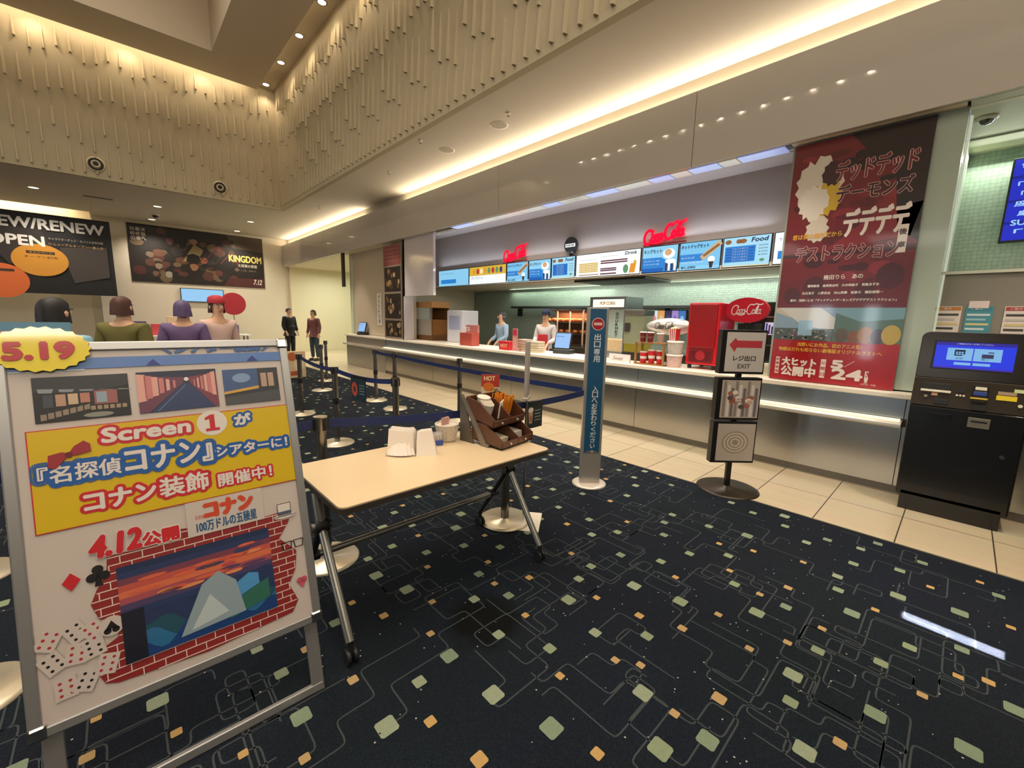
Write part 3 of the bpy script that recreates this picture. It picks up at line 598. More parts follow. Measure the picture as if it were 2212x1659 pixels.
def machine(name, label, cat, x, y, z=.92, rz=FACE_X): return thing(name, label, cat, (x, y, z), rz)
def shop_goods():
    RED = M('#9c0a16', .25, coat=.4); RED2 = M('#d21f2c', .22, coat=.4); CRD = M('#d01e2b', .5); WT = M('#efe9e2', .5); WOOD = M('#a0703f', .5, noise=.15, nscale=12); DK = M('#2a2a2c', .4, .3)
    # red drinks dispenser
    t = machine('drink_dispenser', 'tall red drink dispenser on the snack counter', 'dispenser', 5.31, 2.225)
    f = MB(); f.box((-.19, 0, .055), (.19, .5, .82), RED2); f.build('body', t, .012)
    f = MB(); f.box((-.165, -.012, .27), (.165, .001, .80), RED); f.build('door', t, .006)
    f = MB(); f.box((-.15, -.01, .085), (.15, .001, .26), M('#7c0c16', .4))
    for i in range(6): f.box((-.13, -.014, .1 + i * .023), (.13, -.009, .108 + i * .023), M('#5a1016', .4))
    f.cyl((0, -.016, .17), (0, -.009, .17), .06, M('#a5202a', .4), 24); f.build('vent_grille', t)
    f = MB()
    for x in (-.15, .15):
        for y in (.05, .42): f.cyl((x, y, 0), (x, y, .056), .025, DK)
    f.build('feet', t)
    # oval sign on its dark dispenser unit
    t = machine('oval_sign', 'red oval sign with white script on a dark stand', 'sign', 5.33, 1.745, .92, FACE_X + math.radians(-12))
    f = MB(); pr = [(.25 * math.cos(2 * PI * i / 40), -.03, .73 + .143 * math.sin(2 * PI * i / 40)) for i in range(40)]; f.prism(pr, (0, .045, 0), M('#b5122b', .3, coat=.3)); f.build('board', t)
    f = MB(); f.off = -.031; script_logo(f, -.185, .675, .37, M('#f0dede', .5), 1, 0, .03); f.build('lettering', t)
    f = MB(); f.box((-.1, .0, .0), (.1, .16, .58), BLACK); f.box((-.03, -.005, .5), (.03, .02, .7), BLACK); f.build('stand', t, .006)
    # coffee machine with a lit screen at the back
    t = machine('coffee_machine', 'black coffee machine with a lit screen beside the red poster', 'machine', 6.2, 1.72, .92)
    f = MB(); f.box((-.26, 0, 0), (.26, .4, .86), BLACKG); f.build('body', t, .01)
    f = MB(); f.rect(-.08, .44, .10, .60, M('#d8cfe8', .4, emit=.8)); 
    for i in range(5): f.rect(-.07 + .033 * i, .45, -.05 + .033 * i, .59 - .02 * (i % 3), M('#6a2a5a', .4, emit=.5) if i % 2 else M('#3a3f8a', .4, emit=.5), 1)
    f.build('screen', t)
    f = MB(); f.box((-.24, -.012, .66), (.24, .0, .68), STEEL); f.box((-.24, -.012, .30), (.24, .0, .31), STEEL); f.build('trim_bars', t)
    t = machine('cardboard_box', 'small pale box behind the arrow sign on the counter', 'box', 5.35, 1.52)
    f = MB(); f.box((-.07, 0, 0), (.07, .16, .13), M('#d5cdb9', .6)); f.build('body', t, .003)
    f = MB(); f.rect(-.05, .03, .05, .1, M('#b9b79c', .6)); f.build('print', t)
    # wooden display rack with cups
    t = machine('display_rack', 'small wooden rack of red paper cups on the counter', 'rack', 5.18, 2.85)
    for x in (-.2, .2):
        for y in (0, .16): f = MB(); f.box((x - .012, y - .012, .0145), (x + .012, y + .012, .2845), WOOD); f.build('post', t)
    f = MB(); f.box((-.215, -.014, .285), (.215, .175, .30), WOOD); f.build('shelf', t); f = MB(); f.box((-.215, -.014, 0), (.215, .175, .014), WOOD); f.build('shelf', t)
    def cup(x, y, z, h, r, body, label, group, band=None):
        c = thing('paper_cup', label, 'cup', (x, y, z), FACE_X, group)
        f = MB(); f.lathe([(r * .72, 0), (r * .74, .004), (r, h * .98)], body); f.build('body', c)
        f = MB(); f.lathe([(r * 1.05, h * .96), (r * 1.05, h), (r * .9, h * 1.06), (0, h * 1.06)], WT); f.build('lid', c)
        if band:
            f = MB(); f.lathe([(r * .86, h * .4), (r * .91, h * .62)], band); f.build('print', c)
    for i, (dy, h, lab) in enumerate(((.12, .15, 'red paper cup inside the rack, on its left'), (0, .18, 'red paper cup inside the rack, in its middle'), (-.12, .18, 'red paper cup inside the rack, on its right'))): cup(5.25, 2.85 + dy, .934, h, .05, CRD, lab, 'cups in the wooden rack', WT)
    for i, (dy, lab) in enumerate(((.14, 'dark red cup on top of the rack, on its left'), (.03, 'dark red cup on top of the rack, in its middle'))): cup(5.24, 2.85 + dy, 1.22, .13, .046, M('#7c2a2c', .5), lab, 'cups on top of the rack', M('#8f5a50', .5))
    cup(5.26, 2.85 - .1, 1.22, .12, .05, M('#b7a796', .5), 'pale brown cup on top of the rack, on its right', 'cups on top of the rack')
    # popcorn bucket stack and striped popcorn box
    for k, (z, lab) in enumerate(((.92, 'pink patterned popcorn bucket standing on the counter beside the rack'), (1.09, 'white patterned popcorn bucket stacked on the pink one'))):
        c = thing('popcorn_bucket', lab, 'bucket', (5.25, 2.53, z), FACE_X, 'stacked popcorn buckets')
        f = MB(); f.lathe([(.082, 0), (.085, .005), (.098, .15)], M('#d9b9b4' if k == 0 else '#d6ccc6', .5, noise=.25, nscale=22)); f.build('body', c)
        f = MB(); f.lathe([(.104, .145), (.104, .165), (.0, .168)], WT); f.build('lid', c)
    c = thing('popcorn_box', 'red and white striped popcorn box on top of the bucket stack', 'popcorn', (5.25, 2.555, 1.258), FACE_X)
    f = MB(); s_ = 8
    for i in range(s_):
        a0, a1 = -.055 + .11 * i / s_, -.055 + .11 * (i + 1) / s_; mt = M('#c92c30', .5) if i % 2 else WT
        f.add([(a0 * .75, -.04, 0), (a1 * .75, -.04, 0), (a1, -.055, .15), (a0, -.055, .15)], [(0, 1, 2, 3)], mt); f.add([(a0 * .75, .04, 0), (a1 * .75, .04, 0), (a1, .055, .15), (a0, .055, .15)], [(3, 2, 1, 0)], mt)
    for sx in (-1, 1): f.add([(sx * .041, -.04, 0), (sx * .041, .04, 0), (sx * .055, .055, .15), (sx * .055, -.055, .15)], [(0, 1, 2, 3)], M('#c92c30', .5))
    f.build('carton', c)
    f = MB()
    for k in range(40):
        a = random.uniform(0, 6.28); rr = random.uniform(0, .045); f.lathe([(0, -.012), (.011, -.004), (.012, .004), (0, .012)], M('#f1dfb4', .7), (rr * math.cos(a), rr * math.sin(a), .15 + random.uniform(0, .03) * (1 - rr / .06)), 7)
    tag(f.build('popcorn', c), kind='stuff')
    # silver airship balloon over the goods
    t = thing('balloon', 'silver airship balloon with script lettering above the paper cups', 'balloon', (5.6, 2.80, 1.26), FACE_X)
    f = MB(); n = 24; prof = [(.118 * (max(0, 1 - (2 * i / 24 - 1) ** 2)) ** .6, -.36 + .72 * i / 24) for i in range(25)]
    vs = []; 
    for r, z in prof: vs += [(z, r * math.cos(2 * PI * i / n), .17 + r * math.sin(2 * PI * i / n)) for i in range(n)]
    f.add(vs, [(j * n + i, j * n + (i + 1) % n, (j + 1) * n + (i + 1) % n, (j + 1) * n + i) for j in range(24) for i in range(n)], M('#dcd9d6', .22, .45), True); f.build('envelope', t)
    f = MB(); f.off = -.118; script_logo(f, -.17, .135, .3, M('#8f8c8a', .4), 1, 0, .03); f.build('lettering', t)
    f = MB(); f.cyl((0, 0, -.34), (0, 0, .06), .006, STEEL); f.cyl((0, 0, -.34), (0, 0, -.33), .07, STEEL, 20); f.build('stand', t)
    # popcorn cabinet
    t = machine('popcorn_cabinet', 'glass popcorn cabinet with a lit sign, behind the blue tower sign', 'cabinet', 5.62, 3.86, .92)
    f = MB(); FRM = M('#8a8f92', .25, .8)
    f.box((-.33, 0, 0), (.33, .5, .1), FRM); f.box((-.33, 0, .74), (.33, .5, .94), FRM)
    for x in (-.32, .32):
        for y in (.012, .488): f.box((x - .012, y - .012, .1), (x + .012, y + .012, .74), FRM)
    f.build('frame', t, .004)
    f = MB(); f.box((-.305, .006, .1), (.305, .01, .74), GLASS); f.box((.316, .03, .1), (.32, .47, .74), GLASS); f.build('glass', t)
    f = MB(); f.rect(-.27, .78, .30, .90, M('#f2f4e6', .4, emit=1.1)); f.build('sign_face', t)
    f = MB(); f.text('POP CORN', -.13, .815, .14, .865, M('#d9962e', .4, emit=.6), 2, .002); 
    f.off = -.002
    for i, ch in enumerate('GOURMET'): f.text(ch, .17, .66 - i * .055, .215, .70 - i * .055, M('#2b2b2e', .4), 1, .002)
    f.build('lettering', t)
    f = MB(); f.box((-.29, .03, .1), (.29, .46, .28), M('#d9a24a', .7, noise=.35, nscale=45, bump=.8)); tag(f.build('popcorn', t), kind='stuff')
    area('cabinet_lamp', (5.87, 3.86, 1.64), (0, 0, 0), .4, .5, 3, SOFT)
    t = machine('card_stand', 'white printed card standing in front of the popcorn cabinet', 'card', 5.12, 3.28)
    f = MB(); f.prism([(-.17, 0, 0), (-.17, .03, .115), (-.17, .05, 0)], (.34, 0, 0), M('#efe6e2', .5)); f.build('card', t)
    f = MB(Matrix.Rotation(math.radians(-14.6), 4, 'X')); f.text('Sweet', -.1, .03, .06, .085, M('#a98f8c', .5), 1, .001, .2); f.build('lettering', t)
    # juice dispenser
    t = machine('juice_dispenser', 'tall clear juice dispenser with yellow drink behind the wooden rack', 'dispenser', 5.55, 3.34, .92)
    f = MB(); f.box((-.17, 0, 0), (.17, .3, .12), BLACK); f.build('base', t, .006)
    f = MB(); f.box((-.15, .02, .12), (.15, .28, .24), M('#d9c23a', .3, emit=.25)); f.build('drink', t)
    f = MB(); f.box((-.16, .01, .24), (.16, .29, .66), M('#9aa083', .2, alpha=.75)); f.build('tank', t, .01)
    f = MB(); f.box((-.165, 0, .66), (.165, .3, .74), STEEL); f.box((-.14, -.01, .42), (-.05, .0, .55), M('#3b3538', .4)); f.build('lid', t, .006)
    # shelves of warm food at the back
    t = thing('food_warmer', 'warm lit shelf of hot snacks at the back, left of the popcorn cabinet', 'food warmer', (7.3, 6.15, .92), FACE_X)
    f = MB(); DKW = M('#4a3a30', .5, .3)
    f.box((-.55, 0, 0), (.55, .4, .04), DKW); f.box((-.55, .36, 0), (.55, .4, .8), M('#6b4a35', .5)); f.box((-.55, 0, .76), (.55, .4, .8), DKW)
    for x in (-.54, -.18, .18, .54): f.box((x - .012, 0, 0), (x + .012, .025, .8), M('#d9b9a0', .4))
    f.build('frame', t)
    for z in (.25, .50):
        f = MB(); f.box((-.54, .01, z), (.54, .38, z + .02), DKW); f.build('shelf', t)
    for i, z in enumerate((.25, .50)):
        f = MB()
        for k in range(16): f.lathe([(0, 0), (.055, .015), (.06, .05), (.03, .08), (0, .085)], M('#b5622c', .6, noise=.3, nscale=20), (-.5 + .066 * k, .08 + .1 * (k % 3), z + .02), 10)
        tag(f.build('snacks', t), kind='stuff')
    area('warmer_lamp', (7.45, 6.15, 1.66), (0, 0, 0), .25, .9, 14, (1, .62, .35))
    # illuminated drink posters at the back
    t = thing('drink_poster_panel', 'row of bright drink pictures on the back wall above the balloon', 'poster', (7.7, 3.9, 1.34), FACE_X)
    f = MB(); f.box((-.36, 0, 0), (.36, .03, .38), BLACK); f.build('frame', t)
    f = MB()
    for i, (c, c2) in enumerate((('#dfeaf0', '#d98a8a'), ('#e8a65a', '#f0c890'), ('#2e2a55', '#4a4380'), ('#a58ad0', '#7a5ab0'), ('#3f7ac0', '#9ac0ea'))):
        f.rect(-.345 + .138 * i, .012, -.215 + .138 * i, .368, M(c, .4, emit=.8)); f.disc(-.28 + .138 * i, .17, .04, M(c2, .4, emit=.8), 1, .1)
    f.build('pictures', t)
    t = thing('back_counter', 'long dark stainless back counter along the kitchen wall', 'counter', (7.6, 5.0, 0))
    f = MB(); f.box((-.3, -3.6, 0), (.3, 3.6, .88), M('#5a5650', .4, .4)); f.build('cabinet', t)
    f = MB(); f.box((-.33, -3.62, .88), (.33, 3.62, .918), STEEL); f.build('top', t)
    t = thing('hood_shelf', 'dark equipment shelf running under the green kitchen tiles', 'shelf', (7.72, 5.0, 1.80))
    f = MB(); f.box((-.12, -3.2, -.05), (.2, 3.2, .0), M('#3a3b3a', .4, .5)); f.build('board', t)
    f = MB()
    for y in (-3.1, -1, 1, 3.1): f.box((.05, y - .02, -.25), (.2, y + .02, -.05), DK)
    f.build('brackets', t)
    t = thing('range_hood', 'flat black extractor vent set in the kitchen ceiling', 'vent', (6.95, 4.5, 2.20))
    f = MB(); f.box((-.45, -.75, 0), (.45, .75, .04), BLACK); f.build('casing', t, .006)
    f = MB()
    for k in range(8): f.box((-.4, -.68 + .17 * k, -.004), (.4, -.6 + .17 * k, .001), M('#1d1d1f', .5)); 
    f.build('grille', t)
    # tills
    for x, y, rz, lab, grp in ((5.45, 4.62, FACE_X + .25, 'slanted till screen showing light blue, left of the blue tower sign', None), (5.12, 11.85, FACE_X + .3, 'small till screen at the far end of the counter', None)):
        t = thing('till', lab, 'till', (x, y,   .92), rz)
        f = MB(); f.box((-.15, 0, 0), (.15, .24, .07), M('#2a2b30', .4)); f.build('base', t, .006)
        xf = Matrix.Translation((0, .03, .08)) @ Matrix.Rotation(math.radians(-16), 4, 'X')
        f = MB(xf); f.box((-.15, -.005, 0), (.15, .03, .29), M('#22242b', .3)); f.build('monitor', t, .006)
        f = MB(xf); f.off = -.005; f.rect(-.135, .018, .135, .272, M('#8fb8ea', .4, emit=1.0)); f.rect(-.12, .21, .02, .22, M('#4a7ac0', .4, emit=.8), 1); f.build('display', t)
    for i, (y, h, c, lab) in enumerate(((5.02, .2, '#d9cdb0', 'stack of cream popcorn cartons left of the light blue till screen'), (5.3, .22, '#c9b3a6', 'stack of pinkish cartons at the left of the cream carton stack'))):
        t = thing('carton_stack', lab, 'cartons', (5.2, y, .92), FACE_X)
        f = MB(); 
        for k in range(5): f.box((-.12, .0, k * h / 5), (.12, .16, (k + .85) * h / 5), M(c, .6))
        f.build('cartons', t, .003)
        f = MB(); f.text('POPCORN', -.08, h * .3, .08, h * .55, M('#b5a070', .6), 1); f.build('lettering', t)
    # further end: brown popcorn warmer, white machine, red goods, pink box by the sign
    t = machine('popcorn_warmer', 'brown lit popcorn warmer at the far end of the counter', 'popcorn warmer', 5.5, 9.1, .92)
    f = MB(); B = M('#6a4420', .5)
    f.box((-.42, 0, 0), (.42, .5, .12), B); f.box((-.42, 0, .78), (.42, .5, .92), M('#c08a50', .5)); f.box((-.42, .46, .12), (.42, .5, .78), B)
    for x in (-.41, .41): f.box((x - .012, 0, .12), (x + .012, .02, .78), B)
    f.build('frame', t, .005)
    f = MB(); f.box((-.39, .05, .12), (.39, .45, .5), M('#8a5a22', .7, noise=.4, nscale=40)); tag(f.build('popcorn', t), kind='stuff')
    f = MB(); f.box((-.4, .004, .12), (.4, .008, .78), GLASS); f.build('glass', t)
    t = machine('ice_machine', 'white drinks machine beside the brown popcorn warmer', 'machine', 5.6, 7.9, .92)
    f = MB(); f.box((-.3, 0, 0), (.3, .45, .72), M('#c9cbd6', .4)); f.build('body', t, .02); f = MB(); f.box((-.2, -.01, .3), (.2, .0, .6), M('#9aa4c4', .3)); f.build('panel', t)
    t = machine('snack_stand', 'red cardboard snack stand at the far end of the counter', 'stand', 5.2, 6.95, .92)
    f = MB(); f.box((-.2, 0, 0), (.2, .2, .26), M('#a8483c', .5)); f.box((-.2, .16, .26), (.2, .2, .42), M('#b97a78', .5)); f.build('body', t, .004); f = MB(); f.text('SNACK', -.15, .3, .15, .38, WT, 1, .002); f.build('lettering', t)
    t = machine('snack_box', 'bright red snack box on the counter left of the carton stacks', 'box', 5.15, 5.0 + .72, .92)
    f = MB(); f.box((-.14, 0, 0), (.14, .18, .16), M('#c8232c', .4)); f.build('carton', t, .004); f = MB(); f.text('HOT', -.09, .05, .09, .11, M('#e8c8a0', .5), 1, .002); f.build('lettering', t)
    t = machine('menu_card', 'pink menu card standing on the counter beside the cream cartons', 'card', 5.1, 5.38 + .0, 1.14 if False else .92)
    f = MB(); f.box((-.06, 0, 0), (.06, .012, .4), M('#d98a86', .5)); f.box((-.06, -.03, 0), (.06, .05, .012), WT); f.build('holder', t); f = MB(); f.rect(-.05, .28, .05, .38, M('#c8335c', .5)); f.rect(-.05, .05, .05, .24, M('#e0a79a', .5)); f.build('print', t)
shop_goods()
# ------------------------------------------------------------------ A-board, table, queue posts, floor signs
def a_board():
    th = .261
    t = thing('advert_board', 'large silver framed A-board with a yellow and white poster, nearest the viewer', 'board', (.506, 1.572, 0), -.025)
    X = Matrix.Rotation(-th, 4, 'X')
    FR = M('#a9a8a8', .38, .7)
    f = MB(X); x0, x1, z0, z1, w = -.794, 0, .282, 1.438, .03
    def bar(a, b): f.box(a, b, FR)
    bar((x0, -.012, z0), (x1, .014, z0 + w)); bar((x0, -.012, z1 - w), (x1, .014, z1)); bar((x0, -.012, z0 + w), (x0 + w, .014, z1 - w)); bar((x1 - w, -.012, z0 + w), (x1, .014, z1 - w)); f.build('frame', t, .004)
    for x in (x0, x1):
        for z in (z0, z1):
            f = MB(X); sx = 1 if x == x0 else -1; sz = 1 if z == z0 else -1
            f.box((x - .003 * sx, -.016, z - .003 * sz), (x + .04 * sx, .016, z + .04 * sz), CHROME); f.build('corner_cap', t, .008)
    for x, n in ((-.04, 'leg'), (-.754, 'leg')):
        f = MB(X); f.box((x - .02 if n else x, .016, 0), (x + .025, .036, z1 - .02), FR); f.build('leg', t, .003)
    for x in (-.02, -.774):
        f = MB(); f.cyl((x, .38, 1.37), (x, .78, .0), .014, FR, 10); f.build('leg', t)
    f = MB(X); f.box((-.775, .014, .005), (-.02, .038, .035), FR); f.build('crossbar', t, .003)
    f = MB(); f.cyl((-.774, .735, .15), (-.02, .735, .15), .011, FR, 10); f.cyl((-.774, .38, 1.37), (-.02, .38, 1.37), .012, FR, 10); f.build('crossbar', t)
    PW = dict(rough=.35, coat=.55)
    def P(h): return M(h, .4, coat=.55)
    paper = P('#cdc1bb'); blue = P('#23318a'); YEL = P('#d8b610'); REDP = P('#c8242f'); BLU = P('#1d5aa6'); WHT = P('#e2d9d3'); DKB = P('#1b2350')
    f = MB(X); f.box((x0 + w - .005, -.004, z0 + w - .005), (x1 - w + .005, .01, z1 - w + .005), paper); f.build('poster', t)
    f = MB(X); f.off = -.005
    f.rect(-.779, .36, -.770, 1.40, blue, 0)
    f.rect(-.762, 1.350, -.03, 1.386, P('#5a7fc0'), 1); f.rect(-.762, 1.345, -.60, 1.40, P('#cfd8e8'), 0)
    for tx in (-.43, -.13): f.shape([(tx - .02, 1.352), (tx + .02, 1.352), (tx, 1.374)], blue, 2)
    # three photographs of a theatre lobby and corridor
    a, b, c, d = -.718, 1.187, -.50, 1.328; k = P('#17171b')
    f.rect(a, b, c, d, k, 1)
    f.shape([(a, b + .095), (a + .12, b + .085), (c, b + .105), (c, d), (a, d)], P('#2b2d33'), 2)
    for i in range(5): f.shape([(a + .01 + .045 * i, b + .105 - .004 * i), (a + .045 + .045 * i, b + .103 - .004 * i), (a + .04 + .045 * i, b + .09), (a + .012 + .045 * i, b + .092)], P('#8b9096'), 3)
    for i, cc in enumerate(('#3a3f4c', '#b99078', '#c9b090', '#b87a6a')): f.rect(a + .02 + .027 * i, b + .045 + .003 * i, a + .042 + .027 * i, b + .085, P(cc), 3)
    f.rect(c - .085, b + .045, c - .03, b + .09, P('#9a5a58'), 3); f.rect(c - .08, b + .05, c - .055, b + .085, P('#8fa0b0'), 4)
    for i in range(7): f.shape([(a + .012 + .016 * i, b + .006 + .004 * i), (a + .025 + .016 * i, b + .008 + .004 * i), (a + .025 + .016 * i, b + .026 + .004 * i), (a + .012 + .016 * i, b + .026 + .003 * i)], P('#8f7f6e'), 3)
    for i in range(6): f.rect(c - .095 + .015 * i, b + .028, c - .084 + .015 * i, b + .041, P('#a08a72'), 3)
    f.disc(a + .14, b + .012, .035, P('#8a8a80'), 3, .008)
    a, b, c, d = -.479, 1.187, -.254, 1.329
    f.rect(a, b, c, d, P('#1d2040'), 1); vx, vz = a + .135, d - .045
    f.shape([(a + .03, b), (c - .01, b), (vx + .006, vz), (vx - .006, vz)], P('#2c3b66'), 2)
    f.shape([(a, b), (a + .025, b), (vx - .008, vz), (vx - .008, vz + .02), (a, d - .015)], P('#6a3a52'), 2); f.shape([(c, b), (c - .01, b), (vx + .008, vz), (vx + .008, vz + .02), (c, d - .015)], P('#7a3a4e'), 2)
    for i in range(6):
        q = i / 6; e = 1 - .86 * q
        f.shape([(vx - .135 * e, vz - .06 * e), (vx - .112 * e, vz - .055 * e), (vx - .112 * e, vz + .035 * e), (vx - .135 * e, vz + .038 * e)], P('#c97a7e' if i % 2 else '#e0a59a'), 3)
        f.shape([(vx + .085 * e, vz - .055 * e), (vx + .072 * e, vz - .05 * e), (vx + .072 * e, vz + .033 * e), (vx + .085 * e, vz + .036 * e)], P('#c97a7e' if i % 2 else '#e0a59a'), 3)
    f.disc(vx, vz + .012, .007, P('#f3dfe6'), 4); f.line([(a + .05, b + .004), (vx - .005, vz - .01)], .002, P('#6d86b8'), 4)
    a, b, c, d = -.234, 1.187, -.047, 1.322
    f.rect(a, b, c, d, P('#33343a'), 1); f.rect(a, b + .05, a + .115, d, P('#3f5a8a'), 2); f.disc(a + .06, b + .1, .03, P('#7f9ac4'), 3, .018); f.shape([(a, b + .04), (a + .115, b + .055), (a + .115, b + .066), (a, b + .05)], P('#d0a24a'), 4)
    for i in range(2): f.rect(a + .125 + .025 * i, b + .06, a + .145 + .025 * i, d - .02, P('#b89a88'), 3)
    f.shape([(a, b), (c, b), (c, b + .045), (a, b + .03)], P('#4a4c50'), 2)
    f.rect(-.741, .855, -.012, 1.166, REDP, 1); f.rect(-.738, .858, -.015, 1.163, YEL, 2)
    # bow tie
    pass
    # brick wall shape, sunset picture
    BK = P('#8e2a2c'); MO = P('#e6cfc6')
    brick = [(-.596, .745), (-.42, .74), (-.42, .775), (-.19, .74), (-.06, .745), (-.075, .70), (-.115, .645), (-.06, .58), (-.07, .515), (-.10, .46), (-.075, .39), (-.10, .352), (-.372, .335), (-.60, .352), (-.628, .364), (-.647, .409), (-.628, .47), (-.59, .49), (-.585, .54), (-.627, .56), (-.643, .61), (-.627, .65), (-.602, .69)]
    f.shape(brick, BK, 1)
    def inside(x, z):
        c_ = False; n = len(brick)
        for i in range(n):
            ax, az = brick[i]; bx, bz = brick[i - 1]
            if (az > z) != (bz > z) and x < (bx - ax) * (z - az) / (bz - az) + ax: c_ = not c_
        return c_
    for r in range(18):
        z = .345 + .0245 * r; xs = [-.66 + .004 * i for i in range(155)]; run = None
        for x in xs + [9]:
            ok = x < 1 and inside(x, z)
            if ok and run is None: run = x
            if not ok and run is not None:
                f.rect(run, z - .0016, xs[min(len(xs) - 1, xs.index(x) - 1 if x < 1 else len(xs) - 1)], z + .0016, MO, 2); run = None
        for i in range(12):
            x = -.65 + .055 * i + (.0275 if r % 2 else 0)
            if inside(x, z + .004) and inside(x, z + .02): f.rect(x - .0014, z, x + .0014, z + .0245, MO, 2)
    f.build('print', t)
    f = MB(X); f.off = -.005
    a, b, c, d = -.579, .396, -.148, .700
    sky = ['#233257', '#2d3a63', '#7a3f52', '#c2564a', '#d8704f', '#a8505a', '#4a3f66', '#2a3a66']
    for i, h in enumerate(sky): f.rect(a, d - .02 * (i + 1), c, d - .02 * i, P(h), 4)
    f.rect(a, b, c, d - .16, P('#1f2f58'), 4)
    for i in range(26):
        x = a + .43 * random.random(); z = d - .03 - .1 * random.random(); f.disc(x, z, random.uniform(.02, .055), P(random.choice(('#d8644a', '#e08a5c', '#5a3f66', '#33416e', '#b5484e'))), 5, .006, 16) if a + .06 < x < c - .06 else None
    hills = [('#26365f', .135), ('#1f4f62', .10), ('#2a6a9a', .075), ('#1b3f7a', .05)]
    for j, (h, zz) in enumerate(hills):
        pts = [(a, b)] + [(a + .431 * i / 24, b + zz + .018 * math.sin(i * .9 + j * 2) + .02 * math.sin(i * .37 + j)) for i in range(25)] + [(c, b)]
        f.shape(pts, P(h), 5.5 + j * .3)
    f.shape([(c - .19, b + .1), (c - .08, b + .16), (c - .05, b + .15), (c - .05, b + .11), (c - .17, b + .07)], P('#4f95cf'), 7); f.shape([(c - .15, b + .02), (c - .02, b + .05), (c - .02, b + .12), (c - .1, b + .09)], P('#2f6a5a'), 7)
    f.shape([(a + .14, b + .02), (a + .21, b + .17), (a + .26, b + .2), (a + .31, b + .15), (a + .33, b + .03)], P('#8fa3ae'), 7.3); f.shape([(a + .17, b + .03), (a + .23, b + .13), (a + .28, b + .05)], P('#b9c7cc'), 7.6)
    f.rect(a, b, a + .055, b + .16, P('#191c2c'), 7.4); f.build('picture', t)
    def em(name='emblem'):
        e = MB(X); e.off = -.005; return e
    CLB = P('#1d1a1c')
    f = em(); BT = P('#9b2a35'); f.shape([(-.702, 1.05), (-.699, 1.086), (-.670, 1.092), (-.650, 1.084), (-.666, 1.066), (-.686, 1.043)], BT, 8); f.shape([(-.660, 1.079), (-.642, 1.106), (-.620, 1.120), (-.606, 1.108), (-.605, 1.084), (-.636, 1.077)], BT, 8); f.disc(-.655, 1.081, .009, P('#6e1c26'), 9); f.build('emblem', t)['label'] = 'dark red bow tie emblem'
    f = em(); f.shape([(-.699, .696), (-.679, .723), (-.658, .697), (-.680, .669)], REDP, 3); f.build('emblem', t)['label'] = 'red diamond emblem'
    f = em()
    for cx, cz in ((-.634, .690), (-.606, .690), (-.620, .712)): f.disc(cx, cz, .0135, CLB, 3)
    f.shape([(-.63, .662), (-.61, .662), (-.618, .70), (-.622, .70)], CLB, 3); f.build('emblem', t)['label'] = 'black club emblem'
    f = em(); f.disc(-.602, .53, .03, paper, 5); f.shape([(-.622, .515), (-.602, .547), (-.584, .517), (-.602, .522)], CLB, 6); f.disc(-.612, .517, .009, CLB, 6); f.disc(-.593, .517, .009, CLB, 6); f.build('emblem', t)['label'] = 'black spade emblem in a pale circle'
    f = em(); f.disc(-.062, .462, .011, P('#c65a6a'), 3); f.disc(-.046, .462, .011, P('#c65a6a'), 3); f.shape([(-.072, .458), (-.054, .43), (-.036, .458)], P('#c65a6a'), 3); f.build('emblem', t)['label'] = 'pink heart emblem'
    f = em(); f.disc(-.086, .726, .04, WHT, 6, .010); f.frame(-.11, .73, -.062, .776, .002, CLB, 8); f.rect(-.11, .73, -.062, .775, WHT, 7); f.rect(-.11, .733, -.062, .744, P('#4f5a70'), 8); f.line([(-.126, .726), (-.046, .726)], .002, CLB, 8); f.build('emblem', t)['label'] = 'white hat emblem with a dark band'
    f = em()
    for gx in (-.092, -.05):
        f.line([(gx - .017, .622), (gx + .017, .622), (gx + .014, .594), (gx - .012, .594), (gx - .017, .622)], .0035, CLB, 6)
    f.line([(-.076, .618), (-.066, .618)], .003, CLB, 6); f.build('emblem', t)['label'] = 'black glasses emblem'
    for i in range(9):
        f = em(); x = -.73 + .045 * (i % 3) + random.uniform(-.01, .01) + .02 * (i // 3 == 0); z = .41 + .065 * (i // 3) + random.uniform(-.015, .015); an = random.uniform(-.6, .6); ca, sa = math.cos(an), math.sin(an)
        R = lambda u, v: (x + u * ca - v * sa, z + u * sa + v * ca)
        f.shape([R(-.024, -.03), R(.024, -.03), R(.024, .03), R(-.024, .03)], paper, 3 + i * .12)
        f.line([R(.024, -.03), R(.024, .03)], .0012, P('#a59a96'), 3.06 + i * .12)
        pip = CLB if i % 2 else P('#b03038')
        for u in (-.011, .011):
            for v in (-.018, 0, .018): f.disc(*R(u, v), .0045, pip, 3.08 + i * .12, n=6)
        f.build('playing_card', t)
    l = MB(X); l.off = -.005
    l.text('Screen', -.578, 1.105, -.350, 1.150, WHT, 3, .003, .05, REDP, .012)
    l.disc(-.283, 1.127, .046, WHT, 3); l.shape([(-.304, 1.098), (-.262, 1.098), (-.262, 1.108), (-.275, 1.108), (-.275, 1.158), (-.287, 1.158), (-.304, 1.148), (-.304, 1.139), (-.291, 1.143), (-.291, 1.108), (-.304, 1.108)], REDP, 4)
    l.text('が', -.212, 1.108, -.162, 1.148, WHT, 3, .003, 0, BLU, .011)
    l.build('lettering', t); l = MB(X); l.off = -.005
    l.text('『名探偵', -.724, 1.0, -.540, 1.052, WHT, 4, .0014, 0, BLU, .016); l.text('コナン』', -.528, .993, -.295, 1.072, WHT, 5, .003, 0, BLU, .017); l.text('シアターに！', -.285, 1.0, -.045, 1.036, WHT, 4, .0016, 0, BLU, .012)
    l.build('lettering', t); l = MB(X); l.off = -.005
